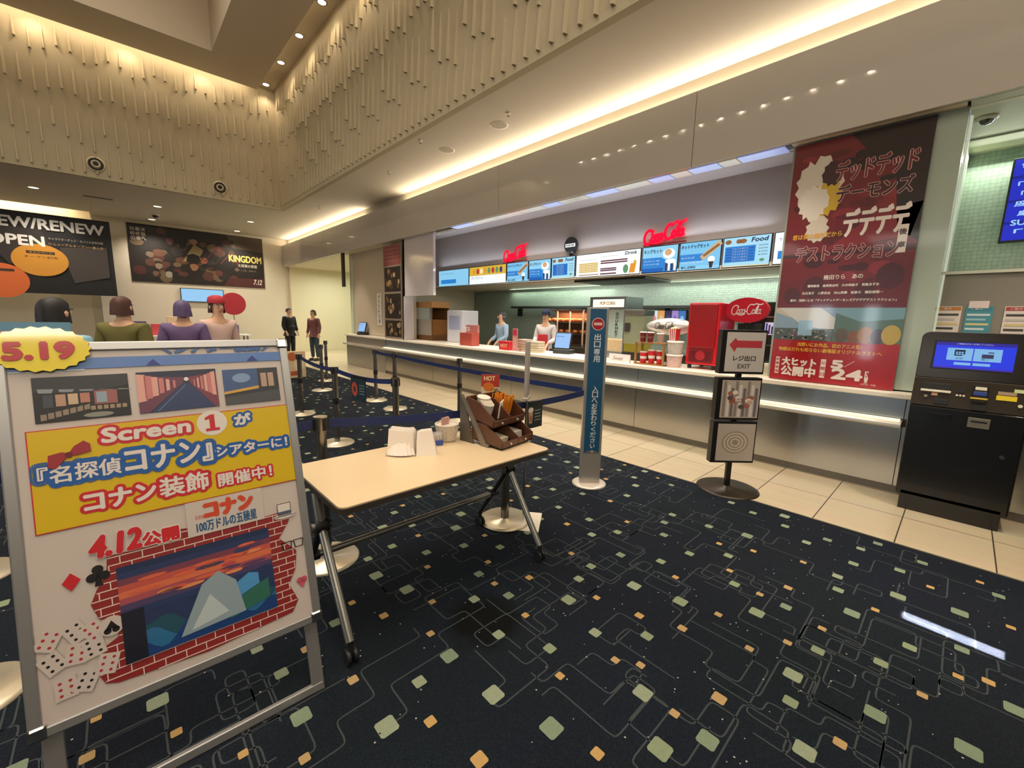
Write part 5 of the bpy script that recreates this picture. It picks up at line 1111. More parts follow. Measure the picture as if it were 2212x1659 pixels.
def tall_poster():
    XP = 5.125; Y0, Y1, Z0, Z1 = .388, 1.392, .926, 3.245; cy = (Y0 + Y1) / 2; w = Y1 - Y0; h = Z1 - Z0
    t = thing('film_poster', 'tall red film poster standing on the worktop in front of the pillar', 'poster', (XP, cy, Z0), FACE_X)
    P = lambda c: M(c, .32, coat=.35)
    f = MB(); f.box((-w / 2, -.004, 0), (w / 2, .012, h), P('#64101a')); f.build('sheet', t)
    def q(px, py): y, z = hitx(px, py, XP); return cy - y, z - Z0
    f = MB(); f.off = -.004; rnd = random.Random(11); a, b = -w / 2, w / 2
    zs = q(1680, 665)[1]; zr = q(1671, 732)[1]
    f.shape([(a, zs), (b, zs), (b, h), (a, h)], P('#6c141c'), 0)
    for i in range(46):
        x = rnd.uniform(a + .1, b - .1); z = rnd.uniform(zs + .1, h - .1); r = rnd.uniform(.05, .1); c = rnd.choice(('#560f16', '#7d1a21', '#430c13', '#86202a', '#5e1119'))
        if z > h - .45 and x > -.1: c = rnd.choice(('#2a0c12', '#1c0a0e', '#3a1014'))
        f.disc(x, z, r, P(c), .3 + i * .01, r * rnd.uniform(.3, .9), n=12)
    f.shape([(b, h), (-.06, h), (.1, h - .2), (.28, h - .32), (.36, h - .9), (b, h - 1.0)], P('#1f0b10'), 1); f.shape([(-.15, zs + .55), (.45, zs + .62), (b, zs + .9), (.2, zs + .85)], P('#851a22'), 1)
    f.shape([(a, zs + .5), (b, zs + .5), (b, zs + .55), (a, zs + .53)], P('#3a0f14'), 1.2); f.shape([(a, zs + .25), (-.1, zs + .3), (.2, zs + .22), (b, zs + .4), (b, zs), (a, zs)], P('#641219'), 1.1)
    for x, z, r in ((-.2, zs + .2, .09), (-.38, zs + .12, .07), (.2, zs + .15, .08), (.36, zs + .28, .1)): f.disc(x, z, r, P('#4a1016'), 1.4, r * 1.2, n=16)
    # plain splash of cream and yellow paint where the picture's centre is
    def splash(cx, cz, r, col, L, k, ph): f.shape([(cx + r * (1 if i % 2 else rnd.uniform(.72, .95)) * math.cos(2 * PI * i / k + ph), cz + 1.35 * r * (1 if i % 2 else rnd.uniform(.72, .95)) * math.sin(2 * PI * i / k + ph)) for i in range(k)], P(col), L)
    splash(*q(1770, 400), .20, '#cfc4b4', 2, 30, .2); splash(*q(1785, 428), .13, '#c9a32e', 2.3, 24, .5); splash(*q(1757, 440), .13, '#d9cfc2', 2.6, 26, 0); splash(*q(1765, 495), .10, '#cdbfae', 2.4, 22, .3); splash(*q(1800, 375), .09, '#3a1a1c', 2.7, 20, .3)
    # two landscape pictures and the red foot block
    xm = q(1803, 700)[0]
    f.rect(a, zr, xm, zs, P('#7f97ac'), 1); f.shape([(a, zs - .05), (-.3, zs - .12), (-.12, zs), (a, zs)], P('#b9ae9c'), 1.5); f.shape([(a + .02, zs), (-.12, zs), (xm, zs - .1), (xm, zs - .22), (-.25, zs - .18)], P('#c3c2bd'), 1.6)
    f.rect(a, zr, xm, zr + .12, P('#4a5350'), 1.8)
    for i in range(60): f.disc(rnd.uniform(a + .02, xm - .02), zr + rnd.uniform(.01, .11), .012, P(rnd.choice(('#6a7a6a', '#8a6a80', '#3a4440', '#a5a09a'))), 2, .008, n=6)
    f.rect(-.29, zr + .05, -.17, zr + .2, P('#8fb4cc'), 2.1)
    f.rect(xm, zr, b, zs, P('#4f6a60'), 1); f.shape([(xm, zs), (b, zs), (b, zs - .1), (.2, zs - .13), (xm, zs - .05)], P('#6f97a4'), 1.5)
    for i, (cx, r, c) in enumerate(((.07, .07, '#5a4a3a'), (.16, .06, '#7a4a2a'), (.25, .08, '#9a6a34'), (.34, .07, '#4a4050'), (.43, .09, '#b39a4a'))): f.disc(cx, zr + r * .9, r * .75, P(c), 2 + i * .1, r * 1.0, n=18)
    f.rect(a, 0, b, zr, P('#a3181f'), 1)
    for i in range(6): f.line([(a + .1 + .12 * i, .02), (a + .35 + .12 * i, zr - .05)], .003, P('#a81a20'), 1.5)
    f.build('print', t)
    l = MB(); l.off = -.004; WO = P('#cfa39c'); IN = P('#641018'); WH = P('#e9dcd2'); YL = P('#e0a63a')
    def row(s_, pa, pb, pc, fill, bold=.003):
        (x0, _), (x1, z1_) = q(*pa), q(*pb); z0_ = q(*pc)[1]
        l.text(s_, x0, z0_, x1, z1_, WO, 4, .0085); l.text(s_, x0, z0_, x1, z1_, fill, 4.6, .0035)
    row('デッドデッド', (1812, 345), (1990, 315), (1900, 378), IN); row('デーモンズ', (1810, 405), (1978, 375), (1890, 425), P('#3a0f16'))
    x0 = q(1826, 470)[0]; x1 = q(1968, 450)[0]; l.text('デデデデ', x0, q(1890, 505)[1], x1, q(1890, 446)[1], WH, 5, .008)
    row('デストラクション', (1722, 540), (1945, 515), (1830, 560), IN)
    x, z = q(1950, 515); l.rect(x - .035, z - .12, x + .03, z + .12, WH, 4); l.vtext('後章', x - .003, z + .115, .05, .11, P('#3a1014'), 5, .002)
    l.build('lettering', t); l = MB(); l.off = -.004
    x0 = q(1715, 500)[0]; l.text('君は僕の絶対だから', x0, q(1715, 520)[1], x0 + .4, q(1715, 520)[1] + .05, YL, 5, .001)
    for i, (s_, k) in enumerate((('幾田りら　あの', .3), ('種﨑敦美　島袋美由利　大木咲絵子　和氣あず未', .55), ('白石涼子　入野自由　内山昂輝　坂泰斗　諏訪部順一', .62), ('原作：浅野いにお「デッドデッドデーモンズデデデデデストラクション」', .82))):
        zz = zs + .27 - .07 * i; l.text(s_, -k / 2 + .02, zz, k / 2 + .02, zz + (.045 if i == 0 else .026), WH, 5, .0006)
    l.build('lettering', t); l = MB(); l.off = -.004
    l.text('浅野いにお作品、初のアニメ化！', -.28, zr - .062, .24, zr - .022, YL, 5, .0012); l.text('物語はだれも知らない劇場版オリジナルラストへ', -.44, zr - .115, .39, zr - .075, YL, 5, .0012)
    l.build('lettering', t); l = MB(); l.off = -.004
    l.rect(-.455, .06, -.42, .235, WH, 4); l.vtext('前章後章', -.4375, .232, .03, .042, P('#bb1f26'), 5, .0005)
    l.text('大ヒット', -.395, .155, -.1, .235, WH, 5, .005); l.text('公開中', -.395, .05, -.1, .145, WH, 5, .005)
    l.build('lettering', t); l = MB(); l.off = -.004
    l.rect(-.06, .055, -.018, .24, WH, 4); l.vtext('公開日', -.039, .235, .034, .058, P('#bb1f26'), 5, .0005)
    l.text('5', .03, .165, .115, .235, WH, 5, .007); l.line([(.13, .18), (.2, .24)], .004, WH, 4); l.text('24', .04, .06, .27, .155, WH, 5, .008); l.vtext('FRI!', .305, .155, .026, .028, WH, 5, .001)
    l.text('幻冬舎・作品', .27, .022, .38, .04, WH, 5)
    l.build('lettering', t)
tall_poster()

def side_poster():
    t = thing('film_poster', 'narrow poster with a dusky red top and black photographs beside the glossy panel', 'poster', (5.075, 9.75, .921), FACE_X)
    f = MB(); f.box((-.45, -.02, 0), (.45, 0, 2.27), M('#8a7a6c', .5)); f.build('sheet', t)
    f = MB(); f.off = -.02; f.rect(-.42, 1.78, .42, 2.25, M('#8f4a48', .5)); rnd = random.Random(5)
    for z0, z1 in ((1.15, 1.74), (.5, 1.1), (.05, .45)):
        f.rect(-.40, z0, .42, z1, M('#1f1712', .5))
        for i in range(22): f.disc(rnd.uniform(-.33, .36), rnd.uniform(z0 + .08, z1 - .08), rnd.uniform(.03, .07), M(rnd.choice(('#3a2c20', '#6a5034', '#120e0c', '#8a6a3a', '#a58a64')), .5), 1 + i * .03, .06, 10)
    f.build('print', t); l = MB(); l.off = -.02
    for i in range(4): l.text('上映中の作品をお楽しみください', -.36, 2.14 - .09 * i, .36, 2.18 - .09 * i, M('#c9968e', .5), 1)
    l.build('lettering', t)
    t = thing('notice', 'tall white notice strip on the wall left of the narrow poster', 'notice', (5.32, 11.02, 1.22), FACE_X)
    f = MB(); f.box((-.13, -.006, 0), (.13, 0, .86), M('#f0ece4', .5)); f.build('sheet', t); f = MB(); f.off = -.006; f.vtext('チケット引換', .0, .82, .12, .13, M('#5a544c', .5), 1, .001); f.build('lettering', t)
side_poster()

def ticket_corner():
    # schedule display
    t = thing('schedule_display', 'blue schedule display hanging above the ticket machine', 'screen', (6.45, -.66, 2.34), FACE_X)
    f = MB(); f.box((-.56, 0, 0), (.62, .06, .78), BLACK); f.build('bezel', t, .004)
    f = MB(); B1 = M('#1526c8', .4, emit=.85); B2 = M('#0b1590', .4, emit=.8); f.rect(-.545, .02, .605, .765, B1)
    for i, z in enumerate((.62, .40, .20)): f.rect(-.545, z - .03, .605, z - .005, B2, 1)
    f.build('display', t)
    f = MB(); W = M('#9fd0ff', .4, emit=.95)
    for i, s_ in enumerate(('作品名　上映時間', '名探偵　らしさ', '「デッド」作品', '「ブルー」作品', '座席指定あり', '劇場版上映', 'SUGA DAY THE', '「可能に」')): f.text(s_, -.5 + .03 * (i % 2), .685 - .088 * i, .1 + .05 * (i % 3), .735 - .088 * i, W, 2, .002)
    f.build('lettering', t)
    f = MB(); f.box((-.1, .06, .3), (.1, .1, .45), STEEL); f.build('bracket', t)
    # notices on the wall over the machine
    for i, (pa, pb, c1, lab) in enumerate((((2022, 662), (2070, 712), '#c9803a', 'leftmost notice with an orange heading above the ticket machine'), ((2088, 662), (2138, 712), '#3f8a9a', 'teal notice in the middle above the ticket machine'), ((2172, 662), (2225, 712), '#b5483f', 'notice with red lines above the right side of the ticket machine'))):
        y0, z1 = hitx(*pa, 5.392); y1, _ = hitx(*pb, 5.392); z0 = z1 - .27; w = y0 - y1
        t = thing('notice', lab, 'notice', (5.396, (y0 + y1) / 2, z0), FACE_X)
        f = MB(); f.box((-w / 2, -.004, 0), (w / 2, 0, .27), M('#e8dcd2' if i != 1 else '#4f97a4', .5)); f.build('sheet', t)
        f = MB(); f.off = -.004; f.rect(-w / 2 + .005, .235, w / 2 - .005, .265, M(c1, .5))
        for k in range(5): f.rect(-w / 2 + .012, .19 - .04 * k, w / 2 - .015 - .02 * (k % 2), .208 - .04 * k, M(('#4a4440', '#c9c0b6', '#e0c98a')[k % 3] if i != 1 else ('#d9e6ea', '#9fcad2', '#e0d49a')[k % 3], .5), 1)
        if i == 1: f.rect(-w / 2 + .012, .255, w / 2 - .03, .315, M('#ead9d2', .5), 2)
        f.build('print', t); f = MB(); f.off = -.004; f.text('ご案内', -w * .3, .241, w * .1, .26, WHITE, 2); f.build('lettering', t)
    # dome camera and hatch on the soffit
    t = thing('dome_camera', 'small dark dome camera under the soffit above the ticket machine', 'camera', (*hitz(2132, 255, 3.255), 3.2))
    f = MB(); f.lathe([(.07, .06), (.07, .045), (.055, .035)], M('#b9b49f', .4), n=20); f.build('mount', t); f = MB(); f.lathe([(.0, .0), (.03, .008), (.048, .035)], BLACKG, n=20); f.build('dome', t)
    x, y = hitz(2123, 312, 3.262)
    t = thing('access_hatch', 'square access hatch in the soffit left of the schedule display', 'hatch', (x, y, 3.254))
    f = MB(); f.box((-.2, -.3, 0), (.2, .3, .007), M('#c4c2a8', .6)); f.build('panel', t); f = MB(); f.box((-.22, -.32, .003), (.22, .32, .0075), M('#77745f', .6)); f.build('frame', t)
    # ticket machine
    t = thing('ticket_machine', 'black self-service ticket machine with a blue touch screen', 'machine', (4.69, -.075, 0), FACE_X)
    BK = M('#0d0d0e', .28, coat=.2); GM = M('#3b342d', .25, .55); a = .312
    f = MB(); f.prism([(-.283, 0, 0), (-.283, .33, 0), (-.283, .33, .16), (-.283, 0, .16)], (.56, 0, 0), BK); f.build('base', t, .004)
    f = MB(); f.prism([(-a, 0, .12), (-a, 0, .885), (-a, .34, .885), (-a, .34, .12)], (2 * a, 0, 0), BK); f.build('body', t, .012, 3)
    f = MB(); f.prism([(-a, 0, .886), (-a, .055, 1.105), (-a, .34, 1.105), (-a, .34, .886)], (2 * a, 0, 0), GM); f.build('control_panel', t, .003)
    th = math.atan2(.05, .365); XS = Matrix.Translation((0, .055, 1.106)) @ Matrix.Rotation(-th, 4, 'X')
    f = MB(XS); r = .05; hh = .368
    P = [(-a, 0)] + [(-a + r - r * math.cos(math.radians(18 * i)), hh - r + r * math.sin(math.radians(18 * i))) for i in range(6)] + [(a - r + r * math.sin(math.radians(18 * i)), hh - r + r * math.cos(math.radians(18 * i))) for i in range(6)] + [(a, 0)]
    f.prism([(x, 0, z) for x, z in P], (0, .17, 0), M('#2a2420', .2, .3)); hd = f.build('head', t, .004)
    f = MB(XS); f.rect(-.235, .075, .205, .30, BLACK, 1); S1 = M('#1f35e0', .3, emit=.9); f.rect(-.222, .085, .195, .29, S1, 2); f.rect(-.222, .265, .195, .29, M('#2a1f9a', .3, emit=.8), 3); f.rect(-.222, .085, .195, .10, M('#3a2ac0', .3, emit=.8), 3)
    PB = M('#7fb6e6', .3, emit=.9); f.rect(-.155, .15, -.018, .245, PB, 3); f.rect(-.012, .15, .13, .245, PB, 3); f.rect(-.11, .115, -.02, .135, PB, 3); f.rect(-.01, .115, .08, .135, PB, 3)
    DKB = M('#15306a', .4, emit=.3); f.shape([(-.115, .185), (-.075, .185), (-.058, .2), (-.058, .232), (-.115, .232)], DKB, 4)
    for i in range(3):
        for j in range(2): f.rect(-.107 + .015 * i, .193 + .014 * j, -.096 + .015 * i, .203 + .014 * j, PB, 5)
    f.rect(.03, .175, .09, .205, M('#4a4a7a', .4, emit=.4), 4); f.rect(.06, .215, .09, .222, DKB, 4); f.build('touch_screen', t)
    f = MB(XS); W = M('#cfd8ff', .4, emit=.8); f.text('ご希望のボタンを押してください', -.11, .272, .08, .284, W, 4); f.text('受取', -.105, .158, -.065, .172, DKB, 4); f.text('購入', .03, .158, .07, .172, DKB, 4); f.build('lettering', t)
    XC_ = Matrix.Translation((0, 0, .886)) @ Matrix.Rotation(-math.atan2(.055, .219), 4, 'X')
    f = MB(XC_); IV = M('#d9d4be', .35); f.box((-.26, -.004, .13), (-.10, .004, .185), BLACK); f.box((-.265, -.022, .112), (-.095, .004, .13), IV); f.build('card_slot', t, .002)
    f = MB(XC_); f.box((-.065, -.004, .13), (-.02, .004, .165), BLACK)
    for i in range(3): f.cyl((-.06 + .018 * i, -.008, .105), (-.06 + .018 * i, .0, .105), .007, IV, 12)
    f.build('keypad', t)
    f = MB(XC_); f.box((.02, -.03, .06), (.095, .004, .19), BLACKG); f.box((.028, -.034, .155), (.088, -.028, .18), IV); f.box((.022, -.034, .115), (.092, -.028, .145), M('#3a5aa8', .3, emit=.3)); f.box((.01, -.036, .085), (.1, -.028, .098), M('#c9a82a', .4)); f.build('card_reader', t, .003)
    f = MB(XC_); f.box((.14, -.006, .10), (.24, .002, .135), M('#e6c81e', .4)); f.box((.145, -.005, .14), (.235, .002, .165), M('#a58a72', .5)); f.box((.22, -.006, .165), (.3, .002, .19), M('#c3d29a', .5)); f.build('stickers', t)
    f = MB(XC_); f.box((-.18, -.008, .02), (-.1, .004, .06), BLACK); f.box((-.2, -.007, .085), (-.165, .002, .11), M('#e0a58a', .5)); f.cyl((-.23, -.015, .075), (-.23, 0, .075), .011, CHROME, 14); f.cyl((.26, -.012, .07), (.26, 0, .07), .012, IV, 14); f.box((.03, -.012, .005), (.1, .004, .05), BLACK); f.build('coin_tray', t, .002)
    f = MB(); f.box((-.19, -.012, .80), (-.07, .0, .835), M('#1b1b1c', .3, .5)); f.build('ticket_outlet', t, .003)
    f = MB(); f.box((.02, -.014, .76), (.135, .0, .835), M('#8f897c', .3, .6)); f.box((.035, -.016, .80), (.12, -.01, .815), BLACK); f.build('receipt_outlet', t, .003)
    f = MB(); f.cyl((.225, -.008, .565), (.225, 0, .565), .014, CHROME, 16); f.build('lock', t)
    t = thing('low_stand', 'low black rounded stand on the tiles beside the ticket machine', 'stand', (4.46, -.70, 0))
    f = MB(); f.lathe([(.20, 0), (.215, .02), (.2, .16), (.19, .19), (.05, .2)], BLACK, n=32); f.build('body', t); f = MB(); f.lathe([(.16, .195), (.16, .215), (.14, .22)], M('#2a2a2c', .4), n=32); f.build('rim', t)
ticket_corner()
# ------------------------------------------------------------------ people in the queue area, the lobby and behind the counter
def skinned(name, verts, edges, radii, mat, parent, sub=2):
    me = bpy.data.meshes.new(name); me.from_pydata(verts, edges, []); o = bpy.data.objects.new(name, me); COL.objects.link(o)
    sk = o.modifiers.new('skin', 'SKIN'); sk.use_smooth_shade = True
    ly = me.skin_vertices[0].data
    for i, r in enumerate(radii): ly[i].radius = r if isinstance(r, tuple) else (r, r); ly[i].use_root = (i == 0)
    sb = o.modifiers.new('smooth', 'SUBSURF'); sb.levels = sb.render_levels = sub
    dg = bpy.context.evaluated_depsgraph_get(); m2 = bpy.data.meshes.new_from_object(o.evaluated_get(dg)); bpy.data.objects.remove(o)
    m2.name = name; m2.materials.clear(); m2.materials.append(mat); m2.polygons.foreach_set('use_smooth', [True] * len(m2.polygons))
    r = bpy.data.objects.new(name, m2); COL.objects.link(r); r.parent = parent
    return r
def person(label, x, y, rz, height, top, legs, hair, style='short', skin='#d8ab8c', arm=0.0, hat=None, jacket=False, apron=None, bag=None):
    t = thing('person', label, 'person', (x, y, 0), rz); s = height / 1.70
    SK = M(skin, .55); HR = M(hair, .6, noise=.2, nscale=60); TP = M(top, .8, noise=.1, nscale=15); LG = M(legs, .8); SH = M('#24211f', .5)
    V = []; E = []; R = []
    def j(p, r, par=None):
        V.append(tuple(c * s for c in p)); R.append(tuple(a * s for a in r) if isinstance(r, tuple) else r * s)
        if par is not None: E.append((par, len(V) - 1))
        return len(V) - 1
    pel = j((0, 0, .93), (.135, .10)); wa = j((0, 0, 1.07), (.12, .088), pel); ch = j((0, -.005, 1.25), (.145, .10), wa); sh = j((0, 0, 1.37), (.10, .075), ch)
    nk = j((0, -.005, 1.45), .052, sh); jw = j((0, -.02, 1.515), (.060, .070), nk); hd = j((0, -.012, 1.595), (.073, .088), jw); cr = j((0, -.005, 1.66), (.058, .070), hd)
    arms = []
    for sx in (-1, 1):
        a = j((sx * .165, 0, 1.37), .055, sh); e = j((sx * .215, .02 - .05 * arm, 1.12), .042, a); w = j((sx * (.225 - .08 * arm), -.05 - .22 * arm, .90 + .18 * arm), .029, e)
        p = j((sx * (.225 - .1 * arm), -.07 - .28 * arm, .84 + .17 * arm), (.032, .018), w); arms.append((a, e, w))
        for k in range(4): f0 = j((sx * (.225 - .1 * arm) + (k - 1.5) * .016, -.08 - .32 * arm, .79 + .165 * arm), .0085, p); j((sx * (.225 - .1 * arm) + (k - 1.5) * .015, -.098 - .345 * arm, .755 + .15 * arm + .006 * abs(k - 1.5)), .0075, f0)
        th = j((sx * (.225 - .1 * arm) - sx * .03, -.09 - .27 * arm, .83 + .165 * arm), .0095, p); j((sx * (.225 - .1 * arm) - sx * .035, -.11 - .29 * arm, .80 + .16 * arm), .008, th)
    lg = []
    for sx in (-1, 1):
        h = j((sx * .085, 0, .86), .088, pel); k = j((sx * .095, -.01, .49), .058, h); an = j((sx * .10, .02, .10), .040, k); hl = j((sx * .10, .0, .045), .04, an); to = j((sx * .11, -.15, .035), .034, hl); lg.append((h, k, an, hl, to))
    skinned('body', V, E, R, SK, t, 1 if abs(y) > 12 else 2)
    # clothing grown over the same joints
    def grow(ids, pairs, add, mat, nm, ex=()):
        mp = {v: i for i, v in enumerate(ids)}
        vs = [V[i] for i in ids]; rr = [tuple(a + add * s for a in R[i]) if isinstance(R[i], tuple) else R[i] + add * s for i in ids]; ee = [(mp[a], mp[b]) for a, b in pairs]
        skinned(nm, vs, ee, rr, mat, t, 1 if abs(y) > 12 else 2)
    V.append((0, 0, .84 * s)); R.append((.125 * s, .095 * s)); hem = len(V) - 1
    ids = [pel, hem, wa, ch, sh] + [i for a in arms for i in a[:3]]
    grow(ids, [(pel, hem), (pel, wa), (wa, ch), (ch, sh)] + [p for a in arms for p in ((sh, a[0]), (a[0], a[1]), (a[1], a[2]))], .026 if jacket else .016, TP, 'jacket' if jacket else 'shirt')
    V.append((0, 0, 1.0 * s)); R.append((.115 * s, .085 * s)); ws = len(V) - 1
    ids = [pel, ws] + [i for l in lg for i in l[:3]]
    grow(ids, [(pel, ws)] + [p for l in lg for p in ((pel, l[0]), (l[0], l[1]), (l[1], l[2]))], .015, LG, 'trousers')
    for l in lg:
        f = MB(); cx = V[l[3]][0]; f.lathe([(.052 * s, 0), (.056 * s, .02 * s), (.05 * s, .06 * s), (.03 * s, .09 * s), (0, .095 * s)], SH, (cx, -.06 * s, 0), 16, True, .95, 2.5); f.build('shoe', t)
    # face: eyes, brows, nose, mouth, ears
    f = MB(); EW = M('#efe9e2', .3); ED = M('#1c1512', .3); MO = M('#a5605a', .5)
    f.lathe([(0, -.012 * s), (.012 * s, -.004 * s), (.014 * s, -.012 * s + .008 * s), (.006 * s, .03 * s), (0, .034 * s)], SK, (0, -.118 * s, 1.555 * s), 10)
    for sx in (-1, 1):
        f.lathe([(0, -.008 * s), (.011 * s, 0), (0, .008 * s)], EW, (sx * .031 * s, -.096 * s, 1.585 * s), 10); f.lathe([(0, -.006 * s), (.006 * s, 0), (0, .006 * s)], ED, (sx * .031 * s, -.103 * s, 1.585 * s), 8)
        f.box((sx * .018 * s, -.104 * s, 1.605 * s), (sx * .046 * s, -.085 * s, 1.611 * s), HR); f.lathe([(0, -.03 * s), (.012 * s, -.01 * s), (.016 * s, .015 * s), (0, .03 * s)], SK, (sx * .080 * s, .0, 1.57 * s), 10, True, .6, 1.2)
    f.box((-.02 * s, -.098 * s, 1.522 * s), (.02 * s, -.084 * s, 1.530 * s), MO); f.build('face', t)
    # hair
    f = MB(); n = 24; vs = []; fs = []
    lo = {'short': -.35, 'bob': -1.0, 'long': -2.6}[style]
    rows = 9
    for i in range(rows + 1):
        u = i / rows
        for k in range(n):
            a = 2 * PI * k / n; back = math.sin(a)                         # +1 behind, -1 at the face
            edge = 1.0 if back > -.45 else 0.0
            zl = lo if edge else .45
            z = math.cos(u * PI / 2) * 1.0 if zl >= 0 else (1 - u) * 1.0
            zz = 1.0 - (1.0 - zl) * u; rr = math.sqrt(max(0, 1 - max(zz, 0) ** 2)) if zz > 0 else 1.0 + .1 * min(1, -zz)
            zz2 = zz if zz > 0 else zz
            wv = 1 + .05 * math.sin(7 * a + 2 * u) * u + .03 * math.sin(13 * a) * u - (.12 * max(0, u - .7) if zl < -.5 else 0)
            vs.append(((.083 * rr * wv * math.cos(a)) * s, (.0 + .104 * rr * wv * math.sin(a)) * s, (1.60 + .098 * zz2) * s))
    fs = [(i * n + k, i * n + (k + 1) % n, (i + 1) * n + (k + 1) % n, (i + 1) * n + k) for i in range(rows) for k in range(n)]
    f.add(vs, fs, HR, True); f.build('hair', t)
    if hat:
        HM = M(hat, .7)
        f = MB(); f.lathe([(.094, 0), (.097, .03), (.085, .075), (.045, .1), (0, .104)], HM, (0, 0, 1.625 * s), 24, True, s, s * 1.15)
        if style == 'short': f.add([(.085 * math.cos(a) * s, (-.07 + .12 * min(0, math.sin(a))) * s if False else (-.085 - .075 * math.sin(a)) * s, (1.632 - .012 * math.sin(a)) * s) for a in [PI * k / 10 for k in range(11)]] + [(.085 * math.cos(a) * s, -.075 * s, 1.636 * s) for a in [PI * k / 10 for k in range(11)]], [(k, k + 1, 12 + k, 11 + k) for k in range(10)], HM)
        f.build('cap', t)
    if apron:
        f = MB(); f.prism([(-.13 * s, -.155 * s, .62 * s), (.13 * s, -.155 * s, .62 * s), (.11 * s, -.142 * s, 1.22 * s), (-.11 * s, -.142 * s, 1.22 * s)], (0, .006, 0), M(apron, .7)); f.build('apron', t)
    if bag:
        b = thing('shoulder_bag', bag[1], 'bag', (x + .24 * s * math.cos(rz), y + .24 * s * math.sin(rz), .86 * s), rz)
        f = MB(); f.box((.02, -.13, 0), (.12, .13, .24), M(bag[0], .6)); f.build('pouch', b, .02); f = MB(); f.tube([(.07, -.11, .23), (.0, -.06, .46), (-.06, 0, .575), (.0, .06, .46), (.07, .11, .23)], .009, M(bag[0], .6)); f.build('strap', b)
    return t
def people():
    person('person with short black hair and a light blue shirt, half hidden behind the A-board', -.30, 4.29, 2.5, 1.575, '#8fbcd6', '#2b3346', '#141214', 'bob')
    person('person with long brown hair and an olive jacket behind the A-board', .06, 5.7, 2.6, 1.63, '#66602f', '#3a352e', '#4a2a20', 'bob', jacket=True)
    person('person in a purple jacket behind the right half of the A-board', .56, 5.98, 2.9, 1.62, '#6a5580', '#2f2c3c', '#5a4a72', 'bob', jacket=True)
    person('person in a red knitted hat and pale top behind the A-board', .96, 6.53, .3, 1.67, '#d8b9b0', '#4a4a60', '#3a2a26', 'bob', hat='#b5303c')
    person('person in a long black coat at the far corridor mouth', 4.10, 14.9, .4, 1.66, '#1c1b1e', '#1c1b20', '#17130f', 'short', jacket=True, arm=.2)
    person('person in a maroon top and dark trousers near the far corridor', 4.62, 14.2, -1.0, 1.62, '#7a4a4a', '#33404a', '#3a241c', 'bob')
    person('staff member in a navy cap and white shirt behind the counter', 6.3, 5.75, FACE_X + .3, 1.66, '#cfc8c8', '#2a2a30', '#1c1614', 'short', arm=.8, hat='#1c2444', apron='#b5202c')
    person('staff member with dark hair and a red shirt behind the far part of the counter', 6.4, 8.86, FACE_X + .1, 1.67, '#c05a54', '#2a2a30', '#2a211c', 'short', arm=.7, apron='#b5453c')
    person('staff member with a light blue shirt behind the middle of the counter', 6.3, 7.07, FACE_X - .2, 1.64, '#9ab4cc', '#2a2a30', '#2c3438', 'bob', arm=.7)
people()
